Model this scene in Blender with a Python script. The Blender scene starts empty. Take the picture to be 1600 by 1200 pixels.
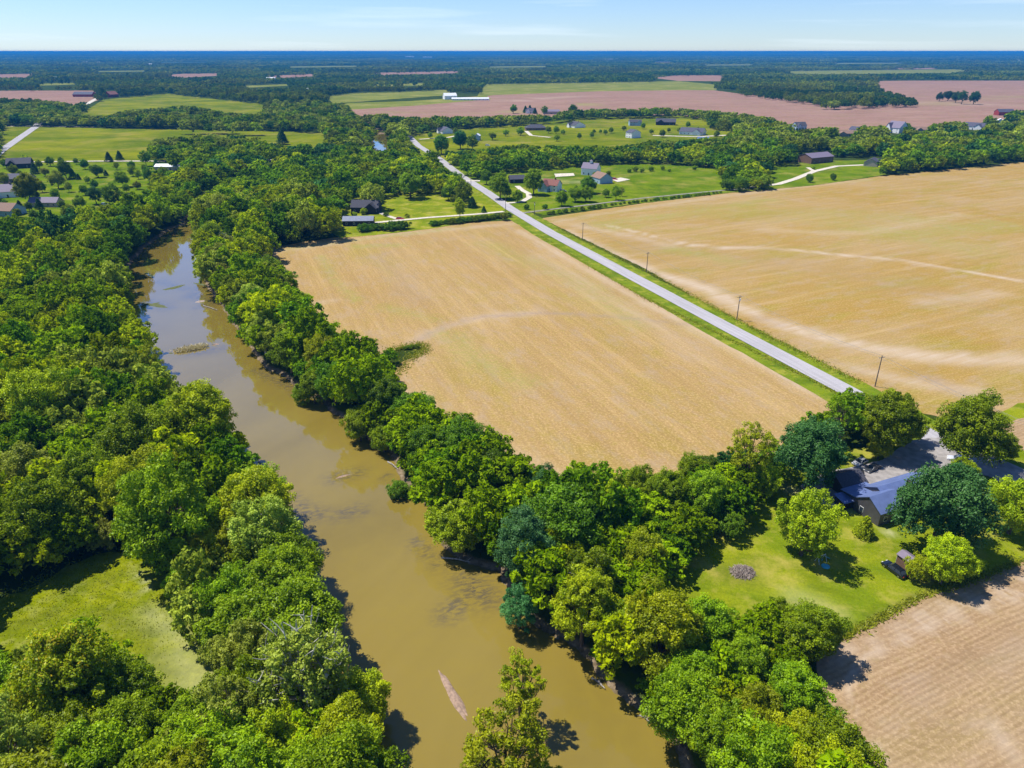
import bpy, bmesh, math, random
import numpy as np
from mathutils import Vector, Matrix
random.seed(7); RNG = np.random.default_rng(7)
sc = bpy.context.scene
R_ = math.radians
# ------------------------------------------------------------------ camera, sky, sun, exposure
FPX, CAMH = 1110.0, 90.0
PITCH = math.atan(520 / FPX)
cam = bpy.data.cameras.new('camera'); camo = bpy.data.objects.new('camera', cam)
sc.collection.objects.link(camo); sc.camera = camo
cam.sensor_width = 36; cam.lens = 36 * FPX / 1600; cam.clip_start = 0.5; cam.clip_end = 90000
camo.location = (0, 0, CAMH); camo.rotation_euler = (math.pi / 2 - PITCH, 0, 0)
SUNV = Vector((0.50, -0.21, -1.0)).normalized()
world = bpy.data.worlds.new('World'); sc.world = world; world.use_nodes = True
wn = world.node_tree; wn.nodes.clear()
sky = wn.nodes.new('ShaderNodeTexSky'); sky.sky_type = 'NISHITA'; sky.sun_disc = False
sky.sun_elevation = math.asin(-SUNV.z); sky.sun_rotation = math.atan2(-SUNV.x, -SUNV.y)
sky.altitude = 300; sky.air_density = 1.0; sky.dust_density = 0.0; sky.ozone_density = 4.0
bg = wn.nodes.new('ShaderNodeBackground'); bg.inputs['Strength'].default_value = 0.10
wo = wn.nodes.new('ShaderNodeOutputWorld')
# faint cirrus: stretched noise over the sky direction
wtc = wn.nodes.new('ShaderNodeTexCoord'); wmp = wn.nodes.new('ShaderNodeMapping'); wmp.inputs['Scale'].default_value = (2.0, 2.0, 42)
wno = wn.nodes.new('ShaderNodeTexNoise'); wno.inputs['Scale'].default_value = 1.6; wno.inputs['Detail'].default_value = 5
wcr = wn.nodes.new('ShaderNodeMapRange'); wcr.inputs['From Min'].default_value = 0.56; wcr.inputs['From Max'].default_value = 0.85
wcr.inputs['To Max'].default_value = 0.38
wmx = wn.nodes.new('ShaderNodeMix'); wmx.data_type = 'RGBA'; wmx.inputs['B'].default_value = (7.5, 8.2, 9.0, 1)
L = wn.links.new
L(wtc.outputs['Generated'], wmp.inputs[0]); L(wmp.outputs[0], wno.inputs['Vector']); L(wno.outputs['Fac'], wcr.inputs['Value'])
L(wcr.outputs[0], wmx.inputs['Factor']); wtn = wn.nodes.new('ShaderNodeMix'); wtn.data_type = 'RGBA'; wtn.blend_type = 'MULTIPLY'; wtn.inputs['Factor'].default_value = 1; wtn.inputs['B'].default_value = (0.60, 0.73, 1.0, 1)
L(sky.outputs[0], wtn.inputs['A']); L(wtn.outputs['Result'], wmx.inputs['A']); L(wmx.outputs['Result'], bg.inputs[0]); L(bg.outputs[0], wo.inputs[0])
sun = bpy.data.lights.new('sun', 'SUN'); sun.energy = 4.6; sun.angle = R_(0.53); sun.color = (1.0, 0.955, 0.88)
suno = bpy.data.objects.new('sun', sun); sc.collection.objects.link(suno)
suno.rotation_euler = SUNV.to_track_quat('-Z', 'Y').to_euler(); suno.location = (-60, 40, 200)
sc.view_settings.view_transform = 'Standard'; sc.view_settings.look = 'None'
sc.view_settings.exposure = 0.60; sc.view_settings.gamma = 1
sc.cycles.max_bounces = 5; sc.cycles.diffuse_bounces = 2; sc.cycles.glossy_bounces = 2; sc.cycles.transmission_bounces = 2
sc.cycles.volume_bounces = 0; sc.cycles.transparent_max_bounces = 6
sc.cycles.use_denoising = True
sc.cycles.use_adaptive_sampling = True; sc.cycles.adaptive_threshold = 0.015

# ------------------------------------------------------------------ projection helpers (survey of the place from the photograph)
cp, sp_ = math.cos(PITCH), math.sin(PITCH)
def W(x, y, z=0.0):
    u = (x - 800) / FPX; v = (600 - y) / FPX
    dz = -sp_ + v * cp; t = (z - CAMH) / dz
    return (u * t, (cp + v * sp_) * t)
def proj(P):
    P = np.asarray(P, float); z = P[..., 2] - CAMH
    F = P[..., 1] * cp - z * sp_; U = P[..., 1] * sp_ + z * cp
    return 800 + FPX * P[..., 0] / F, 600 - FPX * U / F
def ppm(X, Y, z=0):      # pixels (of the 1600 wide photo) per metre
    return FPX / (Y * cp - (z - CAMH) * sp_)
def inpoly(px, py, poly):
    px = np.asarray(px, float); py = np.asarray(py, float); c = np.zeros(px.shape, bool); n = len(poly)
    for i in range(n):
        x0, y0 = poly[i]; x1, y1 = poly[(i + 1) % n]
        if y0 == y1: continue
        m = ((y0 > py) != (y1 > py)) & (px < (x1 - x0) * (py - y0) / (y1 - y0) + x0)
        c ^= m
    return c
def polydist(px, py, line, closed=False):
    px = np.asarray(px, float); py = np.asarray(py, float); d = np.full(px.shape, 1e9)
    pts = list(line) + ([line[0]] if closed else [])
    for (x0, y0), (x1, y1) in zip(pts[:-1], pts[1:]):
        dx, dy = x1 - x0, y1 - y0; l2 = dx * dx + dy * dy + 1e-9
        t = np.clip(((px - x0) * dx + (py - y0) * dy) / l2, 0, 1)
        d = np.minimum(d, np.hypot(px - x0 - t * dx, py - y0 - t * dy))
    return d
def vnoise(x, y, s, seed=0):   # smooth value noise 0..1
    x = np.asarray(x, float) / s; y = np.asarray(y, float) / s
    xi = np.floor(x); yi = np.floor(y); fx = x - xi; fy = y - yi; fx = fx * fx * (3 - 2 * fx); fy = fy * fy * (3 - 2 * fy)
    def h(a, b):
        v = np.sin(a * 127.1 + b * 311.7 + seed * 74.7) * 43758.5453
        return v - np.floor(v)
    return (h(xi, yi) * (1 - fx) + h(xi + 1, yi) * fx) * (1 - fy) + (h(xi, yi + 1) * (1 - fx) + h(xi + 1, yi + 1) * fx) * fy

# ------------------------------------------------------------------ object helpers
COL = sc.collection
def tag(o, label=None, cat=None, group=None, kind=None):
    if label: o['label'] = label
    if cat: o['category'] = cat
    if group: o['group'] = group
    if kind: o['kind'] = kind
    return o
def empty(name, loc, rz=0, label=None, cat=None, group=None):
    o = bpy.data.objects.new(name, None); COL.objects.link(o); o.location = loc; o.rotation_euler = (0, 0, rz)
    o.empty_display_size = 0.5
    return tag(o, label, cat, group)
class MB:
    def __init__(s): s.v = []; s.f = []; s.mi = []
    def quadmesh(s, vs, fs, mi=0):
        b = len(s.v); s.v += [tuple(map(float, p)) for p in vs]; s.f += [tuple(b + i for i in f) for f in fs]; s.mi += [mi] * len(fs); return s
    def box(s, x0, x1, y0, y1, z0, z1, mi=0, taper=0.0):
        t = taper
        vs = [(x0, y0, z0), (x1, y0, z0), (x1, y1, z0), (x0, y1, z0), (x0 + t, y0 + t, z1), (x1 - t, y0 + t, z1), (x1 - t, y1 - t, z1), (x0 + t, y1 - t, z1)]
        return s.quadmesh(vs, [(0, 3, 2, 1), (4, 5, 6, 7), (0, 1, 5, 4), (1, 2, 6, 5), (2, 3, 7, 6), (3, 0, 4, 7)], mi)
    def prism(s, prof, y0, y1, axis='y', mi=0):   # profile of (a, z) extruded along an axis
        n = len(prof)
        A = [(a, y0, z) if axis == 'y' else (y0, a, z) for a, z in prof]; B = [(a, y1, z) if axis == 'y' else (y1, a, z) for a, z in prof]
        return s.quadmesh(A + B, [tuple(range(n)), tuple(range(2 * n - 1, n - 1, -1))] + [(i, i + n, (i + 1) % n + n, (i + 1) % n) for i in range(n)], mi)
    def tube(s, pts, rads, n=6, mi=0, cap=True):
        b = len(s.v); pts = [Vector(p) for p in pts]
        for i, p in enumerate(pts):
            d = (pts[min(i + 1, len(pts) - 1)] - pts[max(i - 1, 0)]).normalized()
            a = d.orthogonal().normalized(); c = d.cross(a)
            for k in range(n):
                t = 2 * math.pi * k / n; s.v.append(tuple(p + (a * math.cos(t) + c * math.sin(t)) * rads[i]))
        for i in range(len(pts) - 1):
            for k in range(n):
                s.f.append((b + i * n + k, b + i * n + (k + 1) % n, b + (i + 1) * n + (k + 1) % n, b + (i + 1) * n + k)); s.mi.append(mi)
        if cap:
            s.f.append(tuple(b + k for k in range(n))[::-1]); s.f.append(tuple(b + (len(pts) - 1) * n + k for k in range(n))); s.mi += [mi, mi]
        return s
    def mesh(s, name):
        me = bpy.data.meshes.new(name); me.from_pydata(s.v, [], s.f); me.polygons.foreach_set('material_index', s.mi); me.update()
        bm = bmesh.new(); bm.from_mesh(me); bmesh.ops.recalc_face_normals(bm, faces=bm.faces); bm.to_mesh(me); bm.free()
        return me
    def build(s, name, mats, parent=None, smooth=False):
        me = s.mesh(name)
        for m in (mats if isinstance(mats, (list, tuple)) else [mats]): me.materials.append(m)
        if smooth: me.polygons.foreach_set('use_smooth', [True] * len(me.polygons))
        o = bpy.data.objects.new(name, me); COL.objects.link(o)
        if parent: o.parent = parent
        return o

# ------------------------------------------------------------------ materials
class NT:
    def __init__(s, name):
        s.m = bpy.data.materials.new(name); s.m.use_nodes = True; s.t = s.m.node_tree; s.t.nodes.clear()
        s.out = s.n('OutputMaterial')
    def n(s, t, **k):
        x = s.t.nodes.new('ShaderNode' + t)
        for a, b in k.items(): setattr(x, a, b)
        return x
    def l(s, a, b): s.t.links.new(a, b)
    def pos(s): return s.n('NewGeometry').outputs['Position']
    def noise(s, vec, scale, detail=3, rough=0.5, dist=0.0):
        x = s.n('TexNoise'); s.l(vec, x.inputs['Vector']); x.inputs['Scale'].default_value = scale; x.inputs['Detail'].default_value = detail
        x.inputs['Roughness'].default_value = rough; x.inputs['Distortion'].default_value = dist; return x.outputs['Fac']
    def mapping(s, vec, rot=0, scale=(1, 1, 1), loc=(0, 0, 0)):
        if rot:
            r = s.n('Mapping'); s.l(vec, r.inputs[0]); r.inputs['Rotation'].default_value = (0, 0, rot); vec = r.outputs[0]
        x = s.n('Mapping'); s.l(vec, x.inputs[0]); x.inputs['Scale'].default_value = scale; x.inputs['Location'].default_value = loc
        return x.outputs[0]
    def rng(s, v, a, b, c=0, d=1):
        x = s.n('MapRange'); s.l(v, x.inputs['Value']); x.inputs['From Min'].default_value = a; x.inputs['From Max'].default_value = b
        x.inputs['To Min'].default_value = c; x.inputs['To Max'].default_value = d; return x.outputs[0]
    def mix(s, fac, a, b, mode='MIX'):
        x = s.n('Mix', data_type='RGBA', blend_type=mode)
        for v, k in ((fac, 'Factor'), (a, 'A'), (b, 'B')):
            i = x.inputs[k]
            if isinstance(v, (int, float)): i.default_value = v
            elif isinstance(v, tuple): i.default_value = (*v[:3], 1)
            else: s.l(v, i)
        return x.outputs['Result']
    def math(s, op, a, b=0.0):
        x = s.n('Math', operation=op)
        for v, i in ((a, 0), (b, 1)):
            if isinstance(v, (int, float)): x.inputs[i].default_value = v
            else: s.l(v, x.inputs[i])
        return x.outputs[0]
    def attr(s, name, out='Fac'):
        x = s.n('Attribute'); x.attribute_name = name; return x.outputs[out]
    def bsdf(s, col, rough=0.8, metal=0.0, spec=0.3, bump=None, bstr=0.3, bdist=0.1):
        x = s.n('BsdfPrincipled')
        if isinstance(col, tuple): x.inputs['Base Color'].default_value = (*col[:3], 1)
        else: s.l(col, x.inputs['Base Color'])
        if isinstance(rough, (int, float)): x.inputs['Roughness'].default_value = rough
        else: s.l(rough, x.inputs['Roughness'])
        x.inputs['Metallic'].default_value = metal; x.inputs['Specular IOR Level'].default_value = spec
        if bump is not None:
            b = s.n('Bump'); s.l(bump, b.inputs['Height']); b.inputs['Strength'].default_value = bstr; b.inputs['Distance'].default_value = bdist; s.l(b.outputs[0], x.inputs['Normal'])
        s.l(x.outputs[0], s.out.inputs[0]); return x
def paint(name, col, rough=0.6, metal=0.0, var=0.12, scale=1.5, spec=0.3):
    t = NT(name); n = t.noise(t.pos(), scale, 4)
    c = t.mix(t.rng(n, 0.3, 0.7), tuple(v * (1 - var) for v in col), tuple(min(1, v * (1 + var)) for v in col))
    t.bsdf(c, rough, metal, spec); return t.m
ROWA = math.atan2(-0.93, 0.367)
def field_mat(name, base, lo, hi, green, row=ROWA, rings=None, amp=1.0, rowlines=None):
    t = NT(name); p = t.pos()
    st = t.mapping(p, -row, (0.05, 1.0, 1))
    fine = t.noise(st, 1.1, 4, 0.7); spk = t.noise(p, 1.5, 3, 0.7); spk2 = t.noise(p, 0.45, 4, 0.75)
    broad = t.noise(t.mapping(p, -row, (0.5, 1.0, 1)), 0.020, 5, 0.62, 0.6); mid = t.noise(t.mapping(p, -row, (0.3, 1, 1)), 0.11, 4, 0.6)
    c = t.mix(t.rng(broad, 0.40, 0.60), lo, hi)
    c = t.mix(t.rng(mid, 0.35, 0.7, 0, 0.55), c, base)
    g2 = t.noise(t.mapping(p, -row, (0.35, 1, 1), (31, 7, 0)), 0.05, 5, 0.65, 0.4)
    c = t.mix(t.rng(g2, 0.50, 0.66, 0, 0.75), c, green)
    c = t.mix(t.rng(fine, 0.38, 0.62, 0.0, 0.40 * amp), c, tuple(v * 0.62 for v in lo))
    c = t.mix(t.rng(spk, 0.48, 0.66, 0, 0.6 * amp), c, tuple(min(1, v * 1.5) for v in hi))
    c = t.mix(t.rng(spk2, 0.50, 0.68, 0, 0.5 * amp), c, green)
    strk = t.noise(t.mapping(p, -row, (0.035, 1, 1), (0, 5, 0)), 0.22, 4, 0.65)
    c = t.mix(t.rng(strk, 0.45, 0.65, 0.0, 0.28), c, tuple(v * 0.78 for v in lo)); c = t.mix(t.rng(strk, 0.42, 0.30, 0.0, 0.4), c, tuple(min(1, v * 1.22) for v in hi))
    c = t.mix(t.rng(t.noise(t.mapping(p, -row, (0.5, 1, 1), (77, 3, 0)), 0.16, 5, 0.75), 0.50, 0.66, 0, 0.5), c, (0.33, 0.245, 0.165))
    if rowlines:
        sy = t.n('SeparateXYZ'); t.l(t.mapping(p, -row, (1, 1, 1)), sy.inputs[0]); yy = t.math('ADD', sy.outputs['Y'], t.math('MULTIPLY', t.noise(p, 0.03, 2), 5.0))
        wl_ = t.math('SINE', t.math('MULTIPLY', yy, 2 * math.pi / rowlines)); c = t.mix(t.math('MULTIPLY', t.rng(wl_, 0.0, 1, 0, 0.22), t.rng(t.noise(p, 0.12, 3), 0.35, 0.6)), c, tuple(min(1, v * 1.4) for v in hi))
        c = t.mix(t.math('MULTIPLY', t.rng(wl_, -0.2, -1, 0, 0.35), t.rng(t.noise(p, 0.3, 3), 0.35, 0.6)), c, tuple(v * 0.7 for v in lo))
    if rings:
        d = t.n('VectorMath', operation='DISTANCE'); t.l(p, d.inputs[0]); d.inputs[1].default_value = (*rings[0], 0)
        dd = t.math('ADD', d.outputs['Value'], t.math('MULTIPLY', t.noise(p, 0.08, 2), 5.0))
        w = t.math('SINE', t.math('MULTIPLY', dd, 2 * math.pi / 1.9))
        m = t.math('MULTIPLY', t.math('MULTIPLY', t.rng(w, 0.2, 1, 0, 0.12), t.rng(d.outputs['Value'], 5, 9)), t.rng(d.outputs['Value'], rings[1], rings[2]))
        c = t.mix(m, c, tuple(min(1, v * 1.45) for v in hi))
    c = t.mix(t.math('MULTIPLY', t.attr('pale'), t.rng(t.noise(st, 0.5, 4, 0.7), 0.25, 0.6, 0.35, 1)), c, (0.46, 0.37, 0.28))
    c = t.mix(t.math('MULTIPLY', t.attr('dark'), t.rng(spk2, 0.3, 0.6, 0.3, 1)), c, (0.27, 0.20, 0.15))
    c = t.mix(t.math('MULTIPLY', t.attr('green'), t.rng(spk2, 0.35, 0.6, 0.2, 1)), c, (0.24, 0.25, 0.06))
    t.bsdf(c, 0.95, 0, 0.0, bump=fine, bstr=0.5, bdist=0.12); return t.m
def grass_mat(name, a, b, c3, scale=0.06, dry=None, row=None):
    t = NT(name); p = t.pos()
    n1 = t.noise(p, scale, 5, 0.6, 0.5); n2 = t.noise(p, scale * 9, 4, 0.7); n3 = t.noise(p, 1.9, 3, 0.8)
    c = t.mix(t.rng(n1, 0.42, 0.60), a, b); c = t.mix(t.rng(n2, 0.42, 0.68, 0, 0.6), c, c3)
    n4 = t.noise(t.mapping(p, 0.3, (0.35, 1, 1), (50, 20, 0)), scale * 2.6, 5, 0.65); c = t.mix(t.rng(n4, 0.50, 0.64, 0, 0.65), c, tuple(v * 0.72 for v in a))
    c = t.mix(t.rng(n3, 0.35, 0.65, 0.0, 0.45), c, tuple(v * 0.5 for v in a))
    if dry: c = t.mix(t.rng(t.noise(t.mapping(p, 0, (1, 1, 1), (9, 3, 0)), scale * 1.6, 5, 0.7), 0.5, 0.68, 0, 0.75), c, dry)
    if row is not None:
        f = t.noise(t.mapping(p, -row, (0.06, 1, 1)), 0.6, 3, 0.6); c = t.mix(t.rng(f, 0.4, 0.65, 0, 0.35), c, b)
    c = t.mix(t.attr('pale'), c, (0.42, 0.40, 0.22)); c = t.mix(t.attr('dark'), c, (0.07, 0.085, 0.015))
    t.bsdf(c, 0.9, 0, 0.0, bump=n3, bstr=0.6, bdist=0.2); return t.m
M = {}
M['field_a'] = field_mat('tan_stubble', (0.335, 0.221, 0.086), (0.313, 0.201, 0.073), (0.365, 0.251, 0.112), (0.270, 0.209, 0.036))
M['field_b'] = field_mat('golden_stubble', (0.321, 0.217, 0.070), (0.308, 0.190, 0.042), (0.349, 0.243, 0.116), (0.248, 0.204, 0.025), row=math.atan2(W(1500, 263)[1] - W(1130, 303)[1], W(1500, 263)[0] - W(1130, 303)[0]), amp=0.8)
M['field_c'] = field_mat('pale_stubble', (0.303, 0.202, 0.110), (0.275, 0.177, 0.091), (0.339, 0.242, 0.141), (0.253, 0.188, 0.067), row=math.atan2(W(1600, 874)[1] - W(1332, 989)[1], W(1600, 874)[0] - W(1332, 989)[0]), rings=(W(1425, 1085), 17, 12), amp=0.8, rowlines=0.95)
M['field_pink'] = field_mat('pinkish_soil', (0.267, 0.154, 0.115), (0.230, 0.130, 0.098), (0.305, 0.181, 0.141), (0.211, 0.154, 0.066), row=R_(15), amp=0.7)
M['lawn'] = grass_mat('mown_lawn', (0.139, 0.194, 0.006), (0.248, 0.270, 0.010), (0.191, 0.234, 0.008), 0.07, dry=(0.34, 0.29, 0.06))
M['meadow'] = grass_mat('hay_meadow', (0.072, 0.122, 0.002), (0.227, 0.235, 0.003), (0.145, 0.178, 0.003), 0.012, dry=(0.24, 0.20, 0.05), row=R_(5))
M['pasture'] = grass_mat('green_pasture', (0.080, 0.145, 0.002), (0.17, 0.225, 0.004), (0.12, 0.18, 0.003), 0.03, dry=(0.25, 0.22, 0.05))
M['olive'] = grass_mat('olive_crop', (0.14, 0.17, 0.02), (0.21, 0.225, 0.035), (0.17, 0.19, 0.03), 0.01, dry=(0.30, 0.26, 0.09), row=R_(10))
M['clearing'] = grass_mat('rough_grass', (0.144, 0.181, 0.002), (0.250, 0.269, 0.005), (0.189, 0.225, 0.003), 0.22, dry=(0.24, 0.25, 0.05))
M['verge'] = grass_mat('verge_grass', (0.10, 0.16, 0.01), (0.18, 0.23, 0.012), (0.15, 0.2, 0.01), 0.1, dry=(0.36, 0.31, 0.05), row=ROWA)
t = NT('concrete_road'); p = t.pos()
tr = t.noise(t.mapping(p, -ROWA, (0.03, 1, 1)), 1.4, 3); bl = t.noise(p, 0.25, 5, 0.6); fi = t.noise(p, 4, 3)
c = t.mix(t.rng(tr, 0.35, 0.65), (0.28, 0.265, 0.270), (0.37, 0.352, 0.36)); c = t.mix(t.rng(bl, 0.5, 0.75, 0, 0.4), c, (0.34, 0.33, 0.34)); c = t.mix(t.rng(fi, 0.4, 0.7, 0, 0.25), c, (0.6, 0.58, 0.58))
sy = t.n('SeparateXYZ'); t.l(t.mapping(p, -math.atan2(238.5 - 386.8, 77.9 - 21.0), (1, 1, 1)), sy.inputs[0])
jn = t.math('FRACT', t.math('DIVIDE', sy.outputs['X'], 6.0)); c = t.mix(t.rng(jn, 0.0, 0.035, 0.45, 0), c, (0.16, 0.15, 0.15))
t.bsdf(c, 0.85, 0, 0.1); M['road'] = t.m
M['gravel'] = paint('pale_gravel', (0.52, 0.47, 0.38), 0.95, 0, 0.25, 0.8)
M['lane'] = paint('lane_gravel', (0.22, 0.205, 0.165), 0.95, 0, 0.3, 0.5)
M['yardgravel'] = paint('parking_gravel', (0.26, 0.24, 0.225), 0.95, 0, 0.25, 0.6)
# ground: forest floor and rough grass, muddy where it dips to the river
t = NT('ground_soil'); p = t.pos()
n1 = t.noise(p, 0.05, 5, 0.6); n2 = t.noise(p, 0.9, 4, 0.7)
c = t.mix(t.rng(n1, 0.35, 0.65), (0.022, 0.040, 0.004), (0.050, 0.080, 0.006)); c = t.mix(t.rng(n2, 0.4, 0.7, 0, 0.5), c, (0.04, 0.04, 0.02))
sx = t.n('SeparateXYZ'); t.l(p, sx.inputs[0])
zz = t.math('ADD', sx.outputs['Z'], t.math('MULTIPLY', t.math('SUBTRACT', n2, 0.5), 0.9))
mud = t.mix(t.rng(n2, 0.35, 0.65), (0.11, 0.08, 0.045), (0.26, 0.2, 0.13))
c = t.mix(t.rng(zz, -1.75, -1.25, 1, 0), c, mud); c = t.mix(t.rng(zz, -2.25, -1.95, 0.6, 0), c, (0.10, 0.075, 0.03))
t.bsdf(c, 0.95, 0, 0.0, bump=n2, bstr=0.5, bdist=0.3); M['ground'] = t.m
# muddy river water
t = NT('muddy_water'); p = t.pos()
n1 = t.noise(t.mapping(p, R_(20), (1, 0.35, 1)), 0.035, 5, 0.6, 0.8); n2 = t.noise(p, 0.3, 4, 0.6, 0.5)
c = t.mix(t.rng(n1, 0.3, 0.7), (0.172, 0.127, 0.022), (0.218, 0.162, 0.032)); c = t.mix(t.rng(n2, 0.45, 0.75, 0, 0.25), c, (0.23, 0.17, 0.02))
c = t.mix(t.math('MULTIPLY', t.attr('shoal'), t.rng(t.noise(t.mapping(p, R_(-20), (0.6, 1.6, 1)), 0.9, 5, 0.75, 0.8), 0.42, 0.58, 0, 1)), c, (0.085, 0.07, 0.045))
c = t.mix(t.math('MULTIPLY', t.attr('mud'), 0.4), c, (0.21, 0.15, 0.02))
rip = t.noise(t.mapping(p, R_(20), (1, 0.5, 1)), 1.3, 4, 0.6); rip2 = t.noise(p, 0.14, 2)
b = t.bsdf(c, 0.3, 0, 0.0); bu = t.n('Bump'); t.l(t.math('ADD', rip, t.math('MULTIPLY', rip2, 1.5)), bu.inputs['Height']); bu.inputs['Strength'].default_value = 0.06; bu.inputs['Distance'].default_value = 0.08
lw = t.n('LayerWeight'); lw.inputs['Blend'].default_value = 0.5; gl = t.n('BsdfGlossy'); gl.inputs['Roughness'].default_value = 0.035; t.l(bu.outputs[0], gl.inputs['Normal']); gl.inputs[0].default_value = (.95, .97, 1, 1)
fr = t.rng(lw.outputs['Facing'], 0.30, 0.95, 0.0, 1.0); fr = t.math('ADD', t.math('MULTIPLY', t.math('POWER', fr, 1.7), 0.85), 0.03); ms = t.n('MixShader'); t.l(fr, ms.inputs[0]); t.l(b.outputs[0], ms.inputs[1]); t.l(gl.outputs[0], ms.inputs[2]); t.l(ms.outputs[0], t.out.inputs[0])
M['water'] = t.m
# foliage
def leaf_mat(name, dark, light, edge=None):
    t = NT(name); oi = t.n('ObjectInfo').outputs['Random']; tone = t.attr('tone')
    c = t.mix(tone, dark, light)
    if edge: c = t.mix(t.rng(t.attr('tip'), 0.72, 1.0, 0, 0.8), c, edge)
    h = t.n('HueSaturation'); t.l(c, h.inputs['Color']); t.l(t.rng(oi, 0, 1, 0.484, 0.512), h.inputs['Hue']); t.l(t.rng(oi, 0, 1, 0.76, 1.28), h.inputs['Value'])
    col = h.outputs[0]
    d = t.n('BsdfDiffuse'); t.l(col, d.inputs[0]); tr = t.n('BsdfTranslucent'); t.l(t.mix(1.0, col, (1.0, 0.95, 0.5), 'MULTIPLY'), tr.inputs[0])
    g = t.n('BsdfGlossy'); g.inputs['Roughness'].default_value = 0.45; g.inputs[0].default_value = (1, 1, 1, 1)
    m = t.n('MixShader'); m.inputs[0].default_value = 0.36; t.l(d.outputs[0], m.inputs[1]); t.l(tr.outputs[0], m.inputs[2])
    m2 = t.n('MixShader'); m2.inputs[0].default_value = 0.010; t.l(m.outputs[0], m2.inputs[1]); t.l(g.outputs[0], m2.inputs[2])
    t.l(m2.outputs[0], t.out.inputs[0]); return t.m
#            dark                     light                 (relative tones of a crown's own leaves)
SPEC = {
 'g': ((0.099, 0.193, 0.001), (0.339, 0.484, 0.004)),
 'y': ((0.187, 0.275, 0.001), (0.515, 0.594, 0.004)),
 'Y': ((0.190, 0.300, 0.001), (0.480, 0.600, 0.006)),
 'd': ((0.053, 0.143, 0.003), (0.199, 0.363, 0.008)),
 'b': ((0.033, 0.116, 0.022), (0.117, 0.275, 0.060)),
 's': ((0.175, 0.242, 0.012), (0.445, 0.528, 0.060)),
 'o': ((0.135, 0.198, 0.001), (0.374, 0.451, 0.005)),
 't': ((0.040, 0.140, 0.035), (0.140, 0.340, 0.095)),
 'c': ((0.023, 0.083, 0.016), (0.088, 0.187, 0.034)),
}
SPNAME = {'g': 'mid-green', 'y': 'yellow-green', 'Y': 'bright lime-green', 'd': 'deep green', 'b': 'dark bluish-green', 's': 'pale grey-green', 'o': 'olive', 'c': 'dark green', 't': 'teal-green'}
LM = {k: leaf_mat('leaves_' + n.replace('-', '_').replace(' ', '_'), *SPEC[k]) for k, n in SPNAME.items()}
LM['tip'] = leaf_mat('leaves_orange_tipped', (0.14, 0.22, 0.001), (0.38, 0.46, 0.004), edge=(0.62, 0.42, 0.02))
def bark(name, a, b, sc_=3.0):
    t = NT(name); n = t.noise(t.mapping(t.n('TexCoord').outputs['Object'], 0, (1, 1, 0.3)), sc_, 4, 0.6); t.bsdf(t.mix(t.rng(n, 0.35, 0.65), a, b), 0.9, 0, 0.15); return t.m
M['bark'] = bark('brown_bark', (0.06, 0.045, 0.03), (0.16, 0.12, 0.085)); M['bark_pale'] = bark('pale_bark', (0.25, 0.24, 0.19), (0.54, 0.52, 0.45)); M['bark_grey'] = bark('dead_wood', (0.2, 0.18, 0.15), (0.4, 0.37, 0.33))

# ------------------------------------------------------------------ sheets: polygons clipped to a fine grid so soil marks can vary inside
def jag(poly, amp, step):
    out = []
    for (x0, y0), (x1, y1) in zip(poly, poly[1:] + poly[:1]):
        L_ = math.hypot(x1 - x0, y1 - y0); n = max(1, int(L_ / step))
        for i in range(n):
            t_ = i / n; x = x0 + (x1 - x0) * t_; y = y0 + (y1 - y0) * t_
            a = (amp if i else amp * 0.3)
            out.append((x + random.uniform(-a, a), y + random.uniform(-a, a)))
    return out
ZC = [0.02]; OPEN2 = []
def sheet(name, poly, mat, cell=None, attrs=None, jamp=0.0, jstep=3.0, label=None, z=None, drop=None):
    if jamp: poly = jag(poly, jamp, jstep)
    if z is None: ZC[0] += 0.005; z = ZC[0]
    bm = bmesh.new(); vs = [bm.verts.new((x, y, z)) for x, y in poly]; es = [bm.edges.new((vs[i], vs[(i + 1) % len(vs)])) for i in range(len(vs))]
    bmesh.ops.triangle_fill(bm, edges=es, use_beauty=True, normal=(0, 0, 1))
    if cell:
        xs = [p[0] for p in poly]; ys = [p[1] for p in poly]
        for ax, lo, hi in ((0, min(xs), max(xs)), (1, min(ys), max(ys))):
            v = lo + cell
            while v < hi:
                co = (v, 0, 0) if ax == 0 else (0, v, 0); no = (1, 0, 0) if ax == 0 else (0, 1, 0)
                bmesh.ops.bisect_plane(bm, geom=bm.verts[:] + bm.edges[:] + bm.faces[:], plane_co=co, plane_no=no, dist=1e-4); v += cell
    for f in bm.faces:
        if f.normal.z < 0: f.normal_flip()
    me = bpy.data.meshes.new(name); bm.to_mesh(me); bm.free(); me.materials.append(mat)
    n = len(me.vertices); co = np.empty(n * 3); me.vertices.foreach_get('co', co); co = co.reshape(-1, 3)
    for k, fn in (attrs or {}).items():
        a = me.attributes.new(k, 'FLOAT', 'POINT'); a.data.foreach_set('value', np.clip(fn(co[:, 0], co[:, 1]), 0, 1).astype(np.float32))
    o = bpy.data.objects.new(name, me); COL.objects.link(o); tag(o, label, None, None, 'structure'); return o
def wl(pts, z=0): return [W(x, y, z) for x, y in pts]
def streak(lines):   # [(pixel polyline, width m, strength)]
    ls = [(wl(l), w, s) for l, w, s in lines]
    def f(x, y):
        v = np.zeros(x.shape); wob = (vnoise(x, y, 7, 3) - 0.5)
        for l, w, s in ls: v = np.maximum(v, s * np.exp(-((polydist(x, y, l) + wob * w * 0.8) / w) ** 2))
        return v
    return f
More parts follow.
